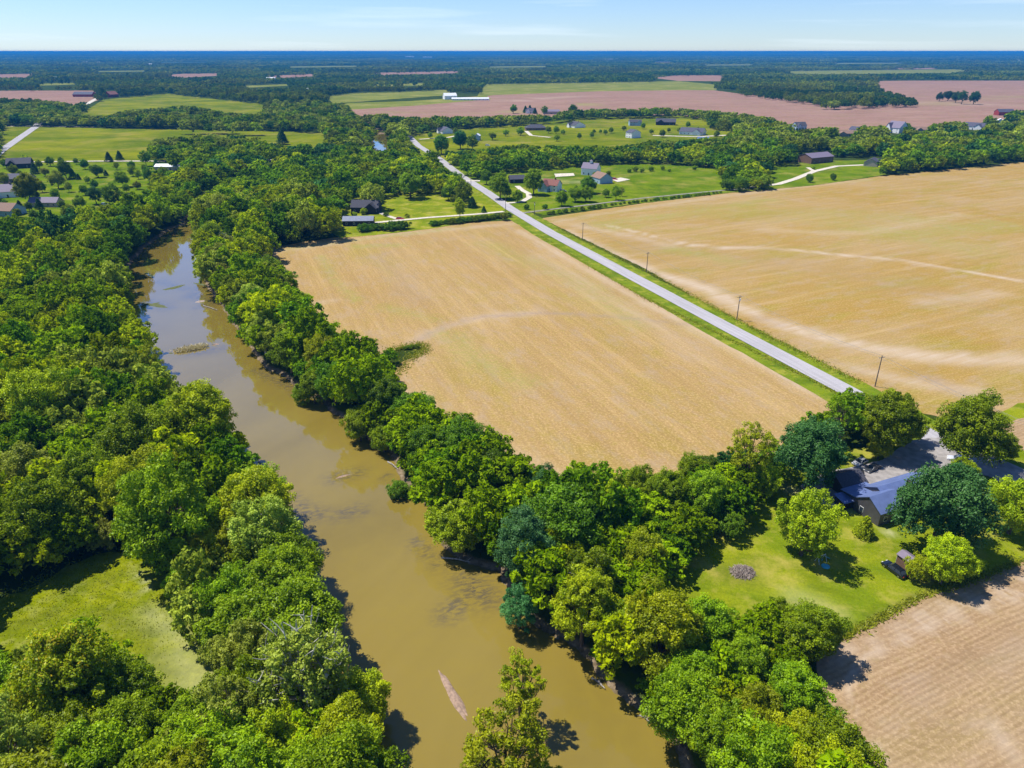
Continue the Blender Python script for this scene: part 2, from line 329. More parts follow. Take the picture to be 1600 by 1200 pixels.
def ribbon(name, line, width, mat, z=None, label=None, jamp=0.0):
    pts = [Vector((*p, 0)) for p in line]; Lf = []; Rt = []
    for i, p in enumerate(pts):
        d = (pts[min(i + 1, len(pts) - 1)] - pts[max(i - 1, 0)]).normalized(); n = Vector((-d.y, d.x, 0)); w = width[i] if isinstance(width, list) else width
        Lf.append(p + n * w / 2); Rt.append(p - n * w / 2)
    def dens(a):
        o = []
        for p, q in zip(a[:-1], a[1:]):
            k = max(1, int((q - p).length / 6))
            o += [p.lerp(q, i / k) for i in range(k)]
        return o + [a[-1]]
    poly = [(v.x + random.uniform(-jamp, jamp), v.y + random.uniform(-jamp, jamp)) for v in dens(Lf) + dens(Rt)[::-1]]
    return sheet(name, poly, mat, z=z, label=label)

# river course (waterline, pixels of the photo at water level)
WZ = -2.2
RB = [(1260, 1420), (1150, 1300), (1068, 1200), (1053, 1165), (1015, 1111), (982, 1086), (948, 1066), (912, 1030), (860, 985), (825, 960), (800, 925), (788, 890), (720, 872), (690, 850), (672, 800), (645, 765), (622, 738), (610, 708), (575, 690), (550, 665), (508, 635), (475, 608), (445, 590), (415, 572), (392, 545), (368, 508), (345, 472), (322, 452), (318, 430), (312, 400), (312, 380), (310, 356), (322, 335), (350, 312), (392, 290), (450, 271), (520, 256), (575, 243), (612, 236), (612, 214), (590, 203), (560, 196), (520, 190)]
LB = [(500, 188), (545, 200), (575, 208), (583, 214), (583, 228), (560, 238), (510, 248), (440, 261), (380, 277), (335, 298), (305, 322), (285, 350), (262, 360), (240, 375), (212, 400), (196, 425), (190, 450), (198, 480), (212, 520), (232, 560), (252, 590), (285, 635), (345, 695), (385, 760), (425, 830), (465, 900), (497, 1000), (530, 1090), (555, 1200), (620, 1280), (760, 1350), (1000, 1450)]
RIVER = [W(x, y, WZ) for x, y in RB + LB]
def sdist(x, y):
    d = polydist(x, y, RIVER, True); return np.where(inpoly(x, y, RIVER), -d, d)
def gz(x, y):
    d = sdist(x, y) + (vnoise(x, y, 6, 1) - 0.5) * 2.2
    return np.interp(d, [-7, 0, 1.5, 4.5], [-4.2, -2.25, -1.1, 0.0])
def axis(fine0, fine1, step, far, grow=1.25):
    a = list(np.arange(fine0, fine1, step)); s = step; v = a[-1]
    while v < far[1]: s *= grow; v += s; a.append(v)
    s = step; v = fine0
    while v > far[0]: s *= grow; v -= s; a.insert(0, v)
    return np.array(a)
def grid_obj(name, xs, ys, zf, mat, keep=None):
    X, Y = np.meshgrid(xs, ys); Z = zf(X.ravel(), Y.ravel()); nx, ny = len(xs), len(ys)
    idx = np.arange(nx * ny).reshape(ny, nx); q = np.stack([idx[:-1, :-1], idx[:-1, 1:], idx[1:, 1:], idx[1:, :-1]], -1).reshape(-1, 4)
    if keep is not None:
        k = keep(X.ravel(), Y.ravel()); q = q[k[q].any(1)]
    co = np.stack([X.ravel(), Y.ravel(), Z], 1)
    used = np.unique(q); rm = np.full(nx * ny, -1); rm[used] = np.arange(len(used)); co = co[used]; q = rm[q]
    me = bpy.data.meshes.new(name); me.vertices.add(len(co)); me.vertices.foreach_set('co', co.ravel()); me.loops.add(q.size); me.loops.foreach_set('vertex_index', q.ravel())
    me.polygons.add(len(q)); me.polygons.foreach_set('loop_start', np.arange(len(q)) * 4); me.update(calc_edges=True); me.polygons.foreach_set('use_smooth', [True] * len(q))
    me.materials.append(mat); o = bpy.data.objects.new(name, me); COL.objects.link(o); tag(o, kind='structure'); return o, co
def gzf(x, y):
    z = np.zeros(x.shape); m = (np.abs(x) < 420) & (y > 20) & (y < 1250); z[m] = gz(x[m], y[m]); z += 38 * np.clip((y - 7000) / 9000, 0, 1) * (vnoise(x, y, 4200, 31) * .7 + vnoise(x, y, 1700, 32) * .3); return z
ground, _ = grid_obj('ground', axis(-175, 75, 2.0, (-36000, 36000)), axis(38, 470, 2.0, (-900, 45000), 1.12), gzf, M['ground'])
water, wco = grid_obj('river_water', np.arange(-330, 90, 2.5), np.concatenate([np.arange(20, 500, 2.5), np.arange(500, 1200, 7)]), lambda x, y: np.full(x.shape, WZ), M['water'], keep=lambda x, y: sdist(x, y) < 9)
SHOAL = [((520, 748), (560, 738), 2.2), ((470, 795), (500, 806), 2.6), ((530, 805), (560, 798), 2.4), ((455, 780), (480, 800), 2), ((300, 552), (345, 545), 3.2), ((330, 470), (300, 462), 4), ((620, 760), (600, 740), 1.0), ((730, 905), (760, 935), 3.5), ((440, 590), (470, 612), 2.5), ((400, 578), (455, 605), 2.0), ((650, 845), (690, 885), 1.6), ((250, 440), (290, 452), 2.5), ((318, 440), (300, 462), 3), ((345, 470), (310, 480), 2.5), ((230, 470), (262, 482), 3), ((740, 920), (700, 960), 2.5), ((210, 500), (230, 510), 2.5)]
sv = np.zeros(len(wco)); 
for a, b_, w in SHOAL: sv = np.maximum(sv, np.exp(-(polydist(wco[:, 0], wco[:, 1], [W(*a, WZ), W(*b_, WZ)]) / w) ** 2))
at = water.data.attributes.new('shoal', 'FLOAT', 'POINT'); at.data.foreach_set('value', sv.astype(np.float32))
mv = np.clip(1 - (-sdist(wco[:, 0], wco[:, 1])) / 4, 0, 1) * 0.5
at = water.data.attributes.new('mud', 'FLOAT', 'POINT'); at.data.foreach_set('value', mv.astype(np.float32))

# ------------------------------------------------------------------ fields, lawns, roads
ROADPX = [(1660, 795), (1560, 740), (1316, 607), (1140, 514), (1000, 439), (860, 364), (797, 326), (763, 302), (721, 275.5), (686, 248), (654, 228), (641, 215)]
ROAD = wl(ROADPX)
e = Vector(ROAD[0]) + (Vector(ROAD[0]) - Vector(ROAD[1])).normalized() * 150; ROAD = [tuple(e)] + ROAD + [W(622, 200), W(600, 186)]
fa = [(408, 400), (412, 389), (480, 377), (560, 366), (640, 357), (740, 348), (800, 344), (842, 361), (1000, 454.5), (1160, 543), (1310, 624), (1320, 665), (1240, 720), (1130, 775), (1000, 790), (900, 790), (850, 775), (790, 745), (735, 710), (680, 680), (630, 640), (598, 610), (597, 585), (662, 548), (655, 536), (600, 552), (560, 560), (520, 545), (470, 505), (440, 470), (425, 440)]
sheet('tan_crop_field', wl(fa), M['field_a'], cell=3.0, jamp=0.5, jstep=2.5, attrs={
    'pale': streak([([(420, 395), (600, 368), (800, 350)], 4, .35), ([(650, 530), (700, 510), (760, 494), (830, 489)], 3.0, .4), ([(810, 360), (1000, 468), (1290, 622)], 3, .5), ([(600, 590), (700, 670), (860, 745)], 4, .4), ([(400, 480), (520, 470)], 3, .3), ([(840, 400), (1100, 560)], 6, .25)]),
    'dark': streak([([(640, 538), (690, 512), (750, 495), (850, 489), (950, 494), (1075, 507)], 1.6, .75), ([(590, 400), (630, 440), (650, 470)], 7, .3), ([(600, 545), (560, 530)], 3, .5), ([(940, 385), (820, 395)], 4, .0)]),
    'green': streak([([(500, 400), (525, 440), (560, 470)], 2.0, .55), ([(560, 385), (620, 383)], 4, .6), ([(700, 520), (740, 560), (820, 600)], 5, .45), ([(420, 392), (700, 358)], 3, .5), ([(600, 480), (680, 500)], 4, .4), ([(760, 380), (900, 440), (1000, 510)], 7, .35)])})
fb = [(846, 341), (900, 333), (1000, 318.5), (1130, 302.5), (1270, 290), (1370, 276), (1600, 253), (1900, 224), (2100, 420), (1900, 700), (1680, 632), (1590, 640), (1480, 655), (1420, 640), (1338, 601), (1170, 514), (1010, 421), (870, 353)]
sheet('golden_crop_field', wl(fb), M['field_b'], cell=5.0, jamp=0.5, jstep=3, attrs={
    'pale': streak([([(880, 362), (930, 385), (985, 410), (1040, 432), (1110, 452), (1150, 476), (1200, 500), (1290, 530), (1380, 548), (1480, 560), (1600, 562)], 4.5, .85), ([(900, 352), (1000, 372), (1050, 385)], 4, .45), ([(1330, 575), (1430, 600), (1520, 612)], 4, .5), ([(950, 352), (1080, 383), (1150, 388), (1220, 389), (1300, 397), (1400, 406), (1480, 420), (1600, 439)], 1.6, .9), ([(1200, 360), (1350, 365), (1500, 335)], 6, .3), ([(1440, 470), (1520, 465), (1560, 458)], 5, .45), ([(870, 345), (1130, 306), (1360, 280)], 3, .4)]),
    'dark': streak([([(1020, 385), (1100, 398), (1300, 420), (1500, 470)], 14, .2), ([(1460, 590), (1500, 615)], 3, .5), ([(1180, 495), (1240, 515)], 1.2, .5)]),
    'green': streak([([(940, 350), (1060, 336), (1200, 312)], 8, .6), ([(1430, 366), (1560, 350)], 12, .6), ([(1000, 352), (960, 356)], 8, .5), ([(1300, 345), (1500, 385)], 18, .4), ([(1050, 390), (1150, 410)], 6, .5), ([(1100, 330), (1400, 340)], 20, .4)])})
fc = [(1275, 1035), (1300, 1005), (1332, 989), (1382, 962), (1442, 931), (1530, 904), (1600, 874), (1900, 770), (1900, 1500), (1500, 1600), (1355, 1240), (1330, 1150), (1290, 1090)]
sheet('pale_stubble_field', wl(fc), M['field_c'], cell=2.5, jamp=0.35, jstep=1.6, attrs={'pale': streak([([(1600, 905), (1480, 950), (1340, 1010), (1300, 1040)], 0.7, .6), ([(1600, 925), (1480, 968), (1345, 1030), (1320, 1080), (1390, 1200)], 0.6, .6), ([(1540, 1130), (1600, 1190)], 1.2, .5)]),
    'dark': streak([([(1420, 1090), (1600, 1010)], 2, .2)])})
fd = [(1545, 665), (1575, 650), (1680, 634), (1900, 702), (2000, 800), (1700, 780), (1600, 730), (1555, 700)]
sheet('tan_side_field', wl(fd), M['field_c'], cell=6, jamp=0.3)
lawn = [(960, 960), (1000, 890), (1060, 850), (1150, 800), (1180, 750), (1230, 728), (1300, 712), (1420, 680), (1560, 690), (1700, 740), (1800, 800), (1602, 873), (1530, 904), (1442, 931), (1332, 989), (1300, 1010), (1240, 1040), (1150, 1010), (1050, 990)]
sheet('lawn', wl(lawn), M['lawn'], cell=2.5, jamp=0.3, jstep=1.5, attrs={'pale': streak([([(1385, 832), (1400, 826)], .6, .8), ([(1326, 800), (1330, 802)], .6, .8), ([(1240, 930), (1300, 960)], 2.5, .25), ([(1230, 765), (1250, 770)], 1.5, .5)]), 'dark': streak([([(1140, 895), (1175, 900)], 2.6, .5), ([(1340, 985), (1442, 929), (1530, 902)], .5, .7)])})
sheet('lawn', wl([(1545, 655), (1590, 630), (1700, 622), (1700, 636), (1590, 655), (1560, 668)]), M['lawn'], cell=4, jamp=0.2)
# grass verges and the road between the two fields
def offset(line, off):
    pts = [Vector(p) for p in line]; o = []
    for i, p in enumerate(pts):
        d = (pts[min(i + 1, len(pts) - 1)] - pts[max(i - 1, 0)]).normalized(); o.append(tuple(p + Vector((-d.y, d.x)) * off))
    return o
seg = ROAD[1:-1]
ribbon('road_verge', offset(seg, 6.5), 7.5, M['verge'], jamp=0.35); ribbon('road_verge', offset(seg, -5.6), 6.5, M['verge'], jamp=0.35)
sheet('meadow', wl([(0, 243), (57, 197.5), (150, 200), (300, 202), (420, 204), (512, 208), (520, 232), (430, 240), (330, 246), (230, 252), (130, 253), (-60, 256), (-60, 248)]), M['meadow'], cell=20, jamp=1.5, jstep=12)
sheet('meadow', wl([(-80, 197.5), (52, 197.5), (-5, 236), (-80, 260)]), M['meadow'])
sheet('meadow', wl([(110, 186), (150, 163), (160, 156), (230, 149), (265, 146), (300, 151), (360, 157), (420, 164), (430, 190), (330, 192), (200, 192)]), M['meadow'])
sheet('pink_soil_field', wl([(-100, 141.5), (148, 141.5), (158, 155), (120, 168), (-100, 168)]), M['field_pink'])
sheet('residential_lawn', wl([(-80, 256), (230, 252.5), (300, 252), (300, 300), (240, 320), (170, 340), (90, 350), (-80, 350)]), M['pasture'], cell=12)
sheet('yard_grass', wl([(560, 300), (640, 296), (700, 296), (730, 288), (790, 327), (747, 345), (670, 358), (600, 366), (530, 372), (500, 350)]), M['lawn'], cell=8, jamp=0.5)
sheet('farm_pasture', wl([(700, 247), (760, 246), (900, 252), (1060, 250), (1130, 258), (1150, 300), (850, 336), (800, 324), (740, 282)]), M['pasture'], cell=10, attrs={'pale': streak([([(830, 280), (910, 285)], 5, .35)]), 'dark': streak([([(860, 268), (900, 272)], 8, .3)])})
sheet('grass_paddock', wl([(1150, 262), (1252, 252), (1380, 250), (1385, 273), (1270, 290), (1150, 301)]), M['pasture'])
sheet('subdivision_lawn', wl([(636, 206), (795, 196), (864, 190), (913, 184), (1060, 181), (1125, 184), (1220, 200), (1250, 225), (1107, 228), (928, 240), (800, 240), (700, 250), (665, 235)]), M['meadow'], cell=25)
sheet('pink_soil_field', wl([(520, 172), (542, 167.5), (650, 157.5), (773, 148.5), (937, 142.6), (1060, 141), (1115, 141), (1160, 147), (1300, 130), (1372, 126.5), (1420, 126), (1800, 126), (1800, 182), (1550, 190), (1425, 203), (1250, 212), (1200, 200), (1060, 180), (900, 180), (750, 192), (560, 195)]), M['field_pink'], cell=60,
    attrs={'pale': streak([([(1400, 160), (1600, 165)], 25, .4), ([(700, 165), (900, 150)], 12, .4)]), 'green': streak([([(600, 175), (750, 178), (860, 172)], 12, .7), ([(1440, 165), (1600, 150)], 18, .5), ([(880, 168), (930, 160), (905, 156)], 4, .9)])})
sheet('olive_crop_field', wl([(745, 152), (752, 139), (761, 131.5), (1020, 127.5), (1060, 126.6), (1118, 132), (1120, 141), (1060, 141), (937, 142.6), (773, 148.5)]), M['olive'])
sheet('pink_soil_field', wl([(1018, 121.5), (1060, 117.5), (1134, 117.5), (1126, 127), (1060, 126.5)]), M['field_pink'])
for i, q in enumerate([[(510, 151), (560, 145), (640, 143), (705, 140), (700, 149), (640, 153), (520, 162)], [(520, 166), (545, 161), (640, 158), (760, 150), (768, 155), (650, 165), (540, 172)], [(1180, 112.5), (1250, 110.5), (1520, 108), (1570, 108), (1480, 115), (1260, 116)], [(540, 133), (640, 130), (720, 128), (700, 132), (560, 137)]]):
    sheet('olive_crop_field', wl(q), M['olive'])
for q in ([(60, 131), (115, 129.4), (118, 132), (62, 134)], [(380, 134), (450, 131.5), (452, 134), (390, 137)], [(150, 111), (230, 110), (225, 111.8), (155, 112.4)], [(450, 104), (560, 102.6), (556, 104.2), (455, 105.6)], [(760, 104), (860, 103), (850, 105), (770, 105.6)], [(1100, 101), (1180, 100.4), (1170, 102), (1105, 102.4)], [(250, 97), (330, 96.6), (320, 97.8), (255, 98.2)], [(1300, 98.4), (1420, 98), (1400, 99.4), (1310, 99.8)]):
    sheet('olive_crop_field', wl(q), M['olive']); OPEN2.append(q)
for q in ([(245, 118.5), (280, 115.5), (340, 114.5), (345, 118), (300, 121), (255, 122)], [(410, 119), (490, 115.5), (495, 119), (420, 123)], [(572, 114), (720, 111), (718, 114.5), (600, 118)], [(600, 90.5), (655, 88.6), (690, 90), (670, 94), (610, 94)], [(685, 95), (735, 93), (740, 96), (700, 98.5)], [(870, 92), (930, 91), (930, 94), (880, 95)], [(1020, 95.3), (1055, 95), (1050, 97.4), (1020, 97.4)], [(-60, 117), (60, 115), (50, 121), (-60, 124)], [(1380, 106.5), (1470, 106), (1460, 108), (1385, 108.5)], [(945, 94), (985, 93), (980, 96), (950, 96)]):
    sheet('pink_soil_field', wl(q), M['field_pink'])
sheet('forest_clearing', wl([(-40, 1030), (-40, 950), (60, 915), (100, 890), (150, 868), (225, 858), (260, 900), (300, 940), (330, 1010), (360, 1080), (330, 1180), (240, 1140), (180, 1060), (90, 1020)]), M['clearing'], cell=1.8, jamp=0.6, jstep=2, attrs={'dark': streak([([(100, 925), (180, 905)], 2, .35), ([(20, 985), (90, 960)], 2, .4), ([(150, 960), (230, 990)], 1.6, .35), ([(230, 1010), (270, 1060)], 1.5, .4)]), 'pale': streak([([(215, 895), (235, 920)], .8, .5), ([(240, 960), (275, 985), (290, 1010)], 2.6, .35), ([(280, 1030), (320, 1080)], 4, .35)])})
ribbon('county_road', ROAD, 6.9, M['road'], label='pale concrete county road')
ribbon('tar_seam', wl([(958, 419.5), (975, 428), (1000, 441.5)]), .35, M['yardgravel'])
ribbon('side_road', wl([(-60, 290), (0, 237), (57, 197.5), (62, 190)]), 9, M['road'])
ribbon('side_road', wl([(-80, 198), (0, 197.6), (57, 197.2), (150, 199)]), 6, M['gravel'])
ribbon('side_road', wl([(30, 253.5), (150, 252), (240, 252), (330, 252.5), (420, 250), (520, 247)]), 5, M['gravel'])
ribbon('driveway', wl([(120, 172), (135, 163), (157, 151)]), 9, M['gravel'])
ribbon('driveway', wl([(818, 333), (850, 329), (900, 323), (1000, 310.5), (1100, 300.5), (1150, 296)]), 2.6, M['lane'])
ribbon('driveway', wl([(1150, 296), (1216, 288), (1242, 280), (1272, 268), (1307, 260), (1350, 258)]), 5, M['gravel'])
ribbon('driveway', wl([(1272, 268), (1262, 262)]), 3.5, M['gravel'])
ribbon('driveway', wl([(787, 331), (747, 335), (669, 340.5), (616, 345.5), (585, 348.5), (560, 351)]), 3.4, M['gravel'])
ribbon('driveway', wl([(623, 343.5), (606, 338), (594, 333)]), 3.0, M['gravel'])
ribbon('driveway', wl([(790, 318), (815, 316), (827, 309), (826, 303), (815, 297), (808, 291)]), 4, M['gravel'])
ribbon('driveway', wl([(722, 283), (750, 283)]), 5, M['gravel'])
ribbon('driveway', wl([(655, 218), (700, 215), (715, 212)]), 5, M['gravel']); ribbon('driveway', wl([(822, 205), (830, 212), (860, 215)]), 5, M['gravel'])
ribbon('side_road', wl([(1020, 212), (1090, 214), (1200, 208), (1300, 204)]), 7, M['gravel'])
sheet('sand_arena', wl([(866, 272), (896, 271), (898, 275), (868, 277)]), M['gravel']); sheet('gravel_apron', wl([(955, 281), (970, 278), (985, 281), (965, 285)]), M['gravel'])
sheet('parking_gravel', wl([(1250, 762), (1290, 738), (1330, 732), (1372, 722), (1425, 690), (1470, 684), (1520, 700), (1480, 745), (1440, 772), (1400, 790), (1340, 790), (1300, 800)]), M['yardgravel'], jamp=0.3, jstep=1.5)
sheet('parking_gravel', wl([(1520, 700), (1600, 735), (1640, 770), (1590, 762), (1540, 745), (1480, 735)]), M['yardgravel'])

# ------------------------------------------------------------------ tree prototypes
def crown_pts(seed, R=1.0, H=1.15, nl=58, sub=8, per=66, ls=0.029, flat=1.0, open_=0.0, conic=False, low=-0.55, droop=0.0):
    """leaf cards of one crown: lobes on an uneven ellipsoid, clumps on the lobes, leaves on the clumps. returns (n,4,3) quads, tone, tip, lobe centres"""
    r = np.random.default_rng(seed); i = np.arange(nl); ph = i * 2.39996 + r.uniform(0, 6); zt = 1 - (i + .5) / nl * (1 - low)
    zt = np.clip(zt + r.normal(0, .06, nl), low, 1)
    if conic:
        zz = (i + .5) / nl; rr = (1 - zz) ** 0.85 * 0.9 + 0.03; c = np.stack([np.cos(ph) * rr * .8, np.sin(ph) * rr * .8, zz * 2 * H - H], 1); lr = 0.16 + 0.22 * (1 - zz)
    else:
        rr = np.sqrt(np.maximum(0, 1 - zt ** 2)); d = np.stack([np.cos(ph) * rr, np.sin(ph) * rr, zt], 1)
        bump = 1 + 0.17 * np.sin(3 * ph + seed) * rr + .13 * np.sin(5 * zt + 2 * ph + seed * 2) + r.normal(0, .13, nl); k = (0.72 * np.clip(bump, .5, 1.35))[:, None]
        c = d * k * np.array([1 + r.uniform(-.06, .12), 1 + r.uniform(-.12, .06), H / 1.0 * flat]); c[:, 0] += .12 * c[:, 2] * r.uniform(-1, 1); lr = r.uniform(0.15, 0.36, nl) * (1 + open_ * -.25)
        ni = nl // 5; ci = r.normal(0, .28, (ni, 3)); c = np.concatenate([c, ci]); lr = np.concatenate([lr, r.uniform(.25, .35, ni)])
    n = len(c); tone_l = np.clip(r.normal(.5, .22, n), 0, 1)
    sd = r.normal(size=(n, sub, 3)); sd[..., 2] = sd[..., 2] * .8 + .35; sd /= np.linalg.norm(sd, axis=2, keepdims=True)
    sc_ = c[:, None] + sd * (lr[:, None, None] * .66); sr = lr[:, None] * r.uniform(.34, .56, (n, sub))
    sc_ = sc_.reshape(-1, 3); sr = sr.reshape(-1); st = np.clip(np.repeat(tone_l, sub) + r.normal(0, .12, n * sub), 0, 1)
    ld = r.normal(size=(len(sc_), per, 3)); ld[..., 2] = ld[..., 2] * .9 + .25; ld /= np.linalg.norm(ld, axis=2, keepdims=True)
    P = sc_[:, None] + ld * (sr[:, None] * r.uniform(.55, 1.12, (len(sc_), per)))[..., None]; tone = np.clip(st[:, None] + r.normal(0, .16, P.shape[:2]), 0, 1)
    P = P.reshape(-1, 3); Nn = ld.reshape(-1, 3); tone = tone.reshape(-1)
    P[:, 2] -= droop * (P[:, 0] ** 2 + P[:, 1] ** 2)
    keep = np.ones(len(P), bool)     # drop leaves buried deep inside the crown
    e = np.sqrt((P[:, 0] ** 2 + P[:, 1] ** 2) + (P[:, 2] / H) ** 2)
    if not conic: keep &= (e > .38) | (r.random(len(P)) < .3)
    P = P[keep]; Nn = Nn[keep]; tone = tone[keep]; m = len(P)
    nn = Nn * .8 + r.normal(0, .55, (m, 3)); nn[:, 2] += .38; nn /= np.linalg.norm(nn, axis=1, keepdims=True)
    a = np.cross(nn, r.normal(size=(m, 3))); a /= np.linalg.norm(a, axis=1, keepdims=True); b = np.cross(nn, a)
    s = (ls * r.uniform(.65, 1.35, m))[:, None]; bend = nn * s * .25
    q = np.stack([P - a * s, P - b * s * .62 - bend, P + a * s, P + b * s * .62 - bend], 1)
    q[..., 2] += H
    tip = np.clip((P[:, 2] / H) * .35 + .4 + r.normal(0, .16, m), 0, 1)
    cc = c.copy(); cc[:, 2] += H
    return q, tone, tip, cc
def mesh_np(name, polys, attrs, k):
    n = len(polys); me = bpy.data.meshes.new(name); me.vertices.add(n * k); me.vertices.foreach_set('co', polys.astype(np.float32).ravel())
    me.loops.add(n * k); me.loops.foreach_set('vertex_index', np.arange(n * k, dtype=np.int32)); me.polygons.add(n); me.polygons.foreach_set('loop_start', np.arange(n, dtype=np.int32) * k)
    me.update(calc_edges=True)
    for a, v in attrs.items():
        if v.ndim == 1:
            at = me.attributes.new(a, 'FLOAT', 'POINT'); at.data.foreach_set('value', np.repeat(v, k).astype(np.float32))
        else:
            at = me.attributes.new(a, 'FLOAT_COLOR', 'POINT'); at.data.foreach_set('color', np.repeat(v, k, axis=0).astype(np.float32).ravel())
    return me
def trunk_mesh(name, cc, z0, top, rad=0.055, n_limb=9, seed=0, reach=0.95, fork=False):
    r = random.Random(seed); mb = MB(); w = lambda s: r.uniform(-s, s)
    pts = [(0, 0, -0.08)]; 
    for i in range(1, 6): t_ = i / 5; pts.append((w(.03) * i, w(.03) * i, top * t_))
    mb.tube(pts, [rad * 1.5, rad * 1.05, rad * .9, rad * .7, rad * .45, rad * .15], 7)
    idx = list(range(len(cc))); r.shuffle(idx)
    for j in idx[:n_limb]:
        e_ = Vector(cc[j]) * 1.0; b0 = Vector(pts[r.choice([1, 2, 2, 3, 3, 4])]); e_ = b0.lerp(e_, reach)
        m1 = b0.lerp(e_, .4) + Vector((w(.05), w(.05), w(.05) - .03)); m2 = b0.lerp(e_, .75) + Vector((w(.06), w(.06), .02))
        mb.tube([b0, m1, m2, e_], [rad * .5, rad * .36, rad * .22, rad * .08], 5)
        for q in range(2 if not fork else 5):
            s0 = m1.lerp(e_, r.uniform(.1, .9)); e2 = s0 + Vector((w(.3), w(.3), r.uniform(.05, .3))); mb.tube([s0, s0.lerp(e2, .5) + Vector((w(.04), w(.04), w(.04))), e2], [rad * .2, rad * .13, rad * .05], 4)
    me = mb.mesh(name); return me
KINDS = {}
def kind(key, seed, cfg, trunk='bark', H=1.15, z0=0.55, reach=0.85, nlimb=9, rad=0.055, fork=False):
    q, tone, tip, cc = crown_pts(seed, H=H, **cfg); q[..., 2] += z0; cc[:, 2] += z0
    cm = mesh_np('crown_' + key, q, {'tone': tone, 'tip': tip}, 4); cm.materials.append(LM['g'])
    tm = trunk_mesh('trunk_' + key, cc, z0, z0 + H * 1.2, rad, nlimb, seed, reach, fork); tm.materials.append(M[trunk])
    KINDS[key] = dict(crown=cm, trunk=tm, mid=z0 + H, top=z0 + 2 * H)
for i in range(10): kind('broad%d' % i, 11 + i, dict(nl=[62, 54, 68, 58, 64, 50, 44, 72, 48, 60][i], sub=[8, 8, 7, 9, 8, 8, 10, 7, 9, 8][i], per=[66, 66, 70, 60, 66, 66, 60, 66, 60, 60][i], low=-.8), H=[1.05, .92, 1.15, .98, 1.1, .88, 1.25, .85, 1.35, 1.0][i], z0=.22)
kind('lofty', 34, dict(nl=24, sub=7, per=60, open_=.6, ls=.032, low=-.6), H=1.25, z0=1.5, nlimb=14, reach=1.0, fork=True, rad=.07)
kind('tall', 31, dict(nl=66, low=-.85), H=1.6, z0=.25); kind('airy', 33, dict(nl=26, sub=7, per=60, open_=.5, ls=.030), H=1.3, z0=.5, nlimb=16, reach=1.0, fork=True)
kind('white', 35, dict(nl=34, sub=8, per=38, open_=.4, ls=.034, low=-.3), trunk='bark_pale', H=1.05, z0=.35, nlimb=36, reach=1.27, rad=.075, fork=True)
kind('conifer', 37, dict(nl=64, sub=7, per=22, ls=.045, conic=True), H=1.0, z0=.12, nlimb=0, rad=.05)
kind('round', 39, dict(nl=40, per=50, low=-.9, ls=.034), H=.85, z0=.03, nlimb=5, rad=.04); kind('shrub', 41, dict(nl=20, per=34, sub=8, low=-.7, ls=.055), H=.62, z0=-.05, nlimb=5, rad=.03)
kind('dome', 43, dict(nl=72, sub=9, per=60, ls=.028, low=-.7), H=.9, z0=.25); kind('pale', 45, dict(nl=50, per=60, ls=.029), trunk='bark_pale', H=1.15, z0=.25, nlimb=12, reach=1.0, fork=True)
# level-of-detail leaf clouds for trees that merge into the woods
def lod(seed, H, z0, nl, sub, per, ls, conic=False):
    q, tone, tip, cc = crown_pts(seed, H=H, nl=nl, sub=sub, per=per, ls=ls, conic=conic); q[..., 2] += z0
    t3 = np.stack([q[:, 0], q[:, 1] * .5 + q[:, 2] * .5 + (q[:, 1] - q[:, 3]) * .35, q[:, 3]], 1) if False else q[:, [0, 1, 2]] + 0
    t3[:, 1] += (q[:, 1] - q[:, 3]) * .35
    return t3, tone, z0 + H
LOD1 = [lod(50 + i, [1.1, .95, 1.2][i], .18, 30, 7, 12, .085) for i in range(3)]
LOD2 = [lod(60 + i, [1.05, .95, 1.15][i], .1, 22, 4, 6, .16) for i in range(3)]
LOD3 = [lod(70 + i, .9, .3, 9, 2, 3, .36) for i in range(4)]
LODC = lod(77, 1.4, .1, 26, 3, 5, .15, True)

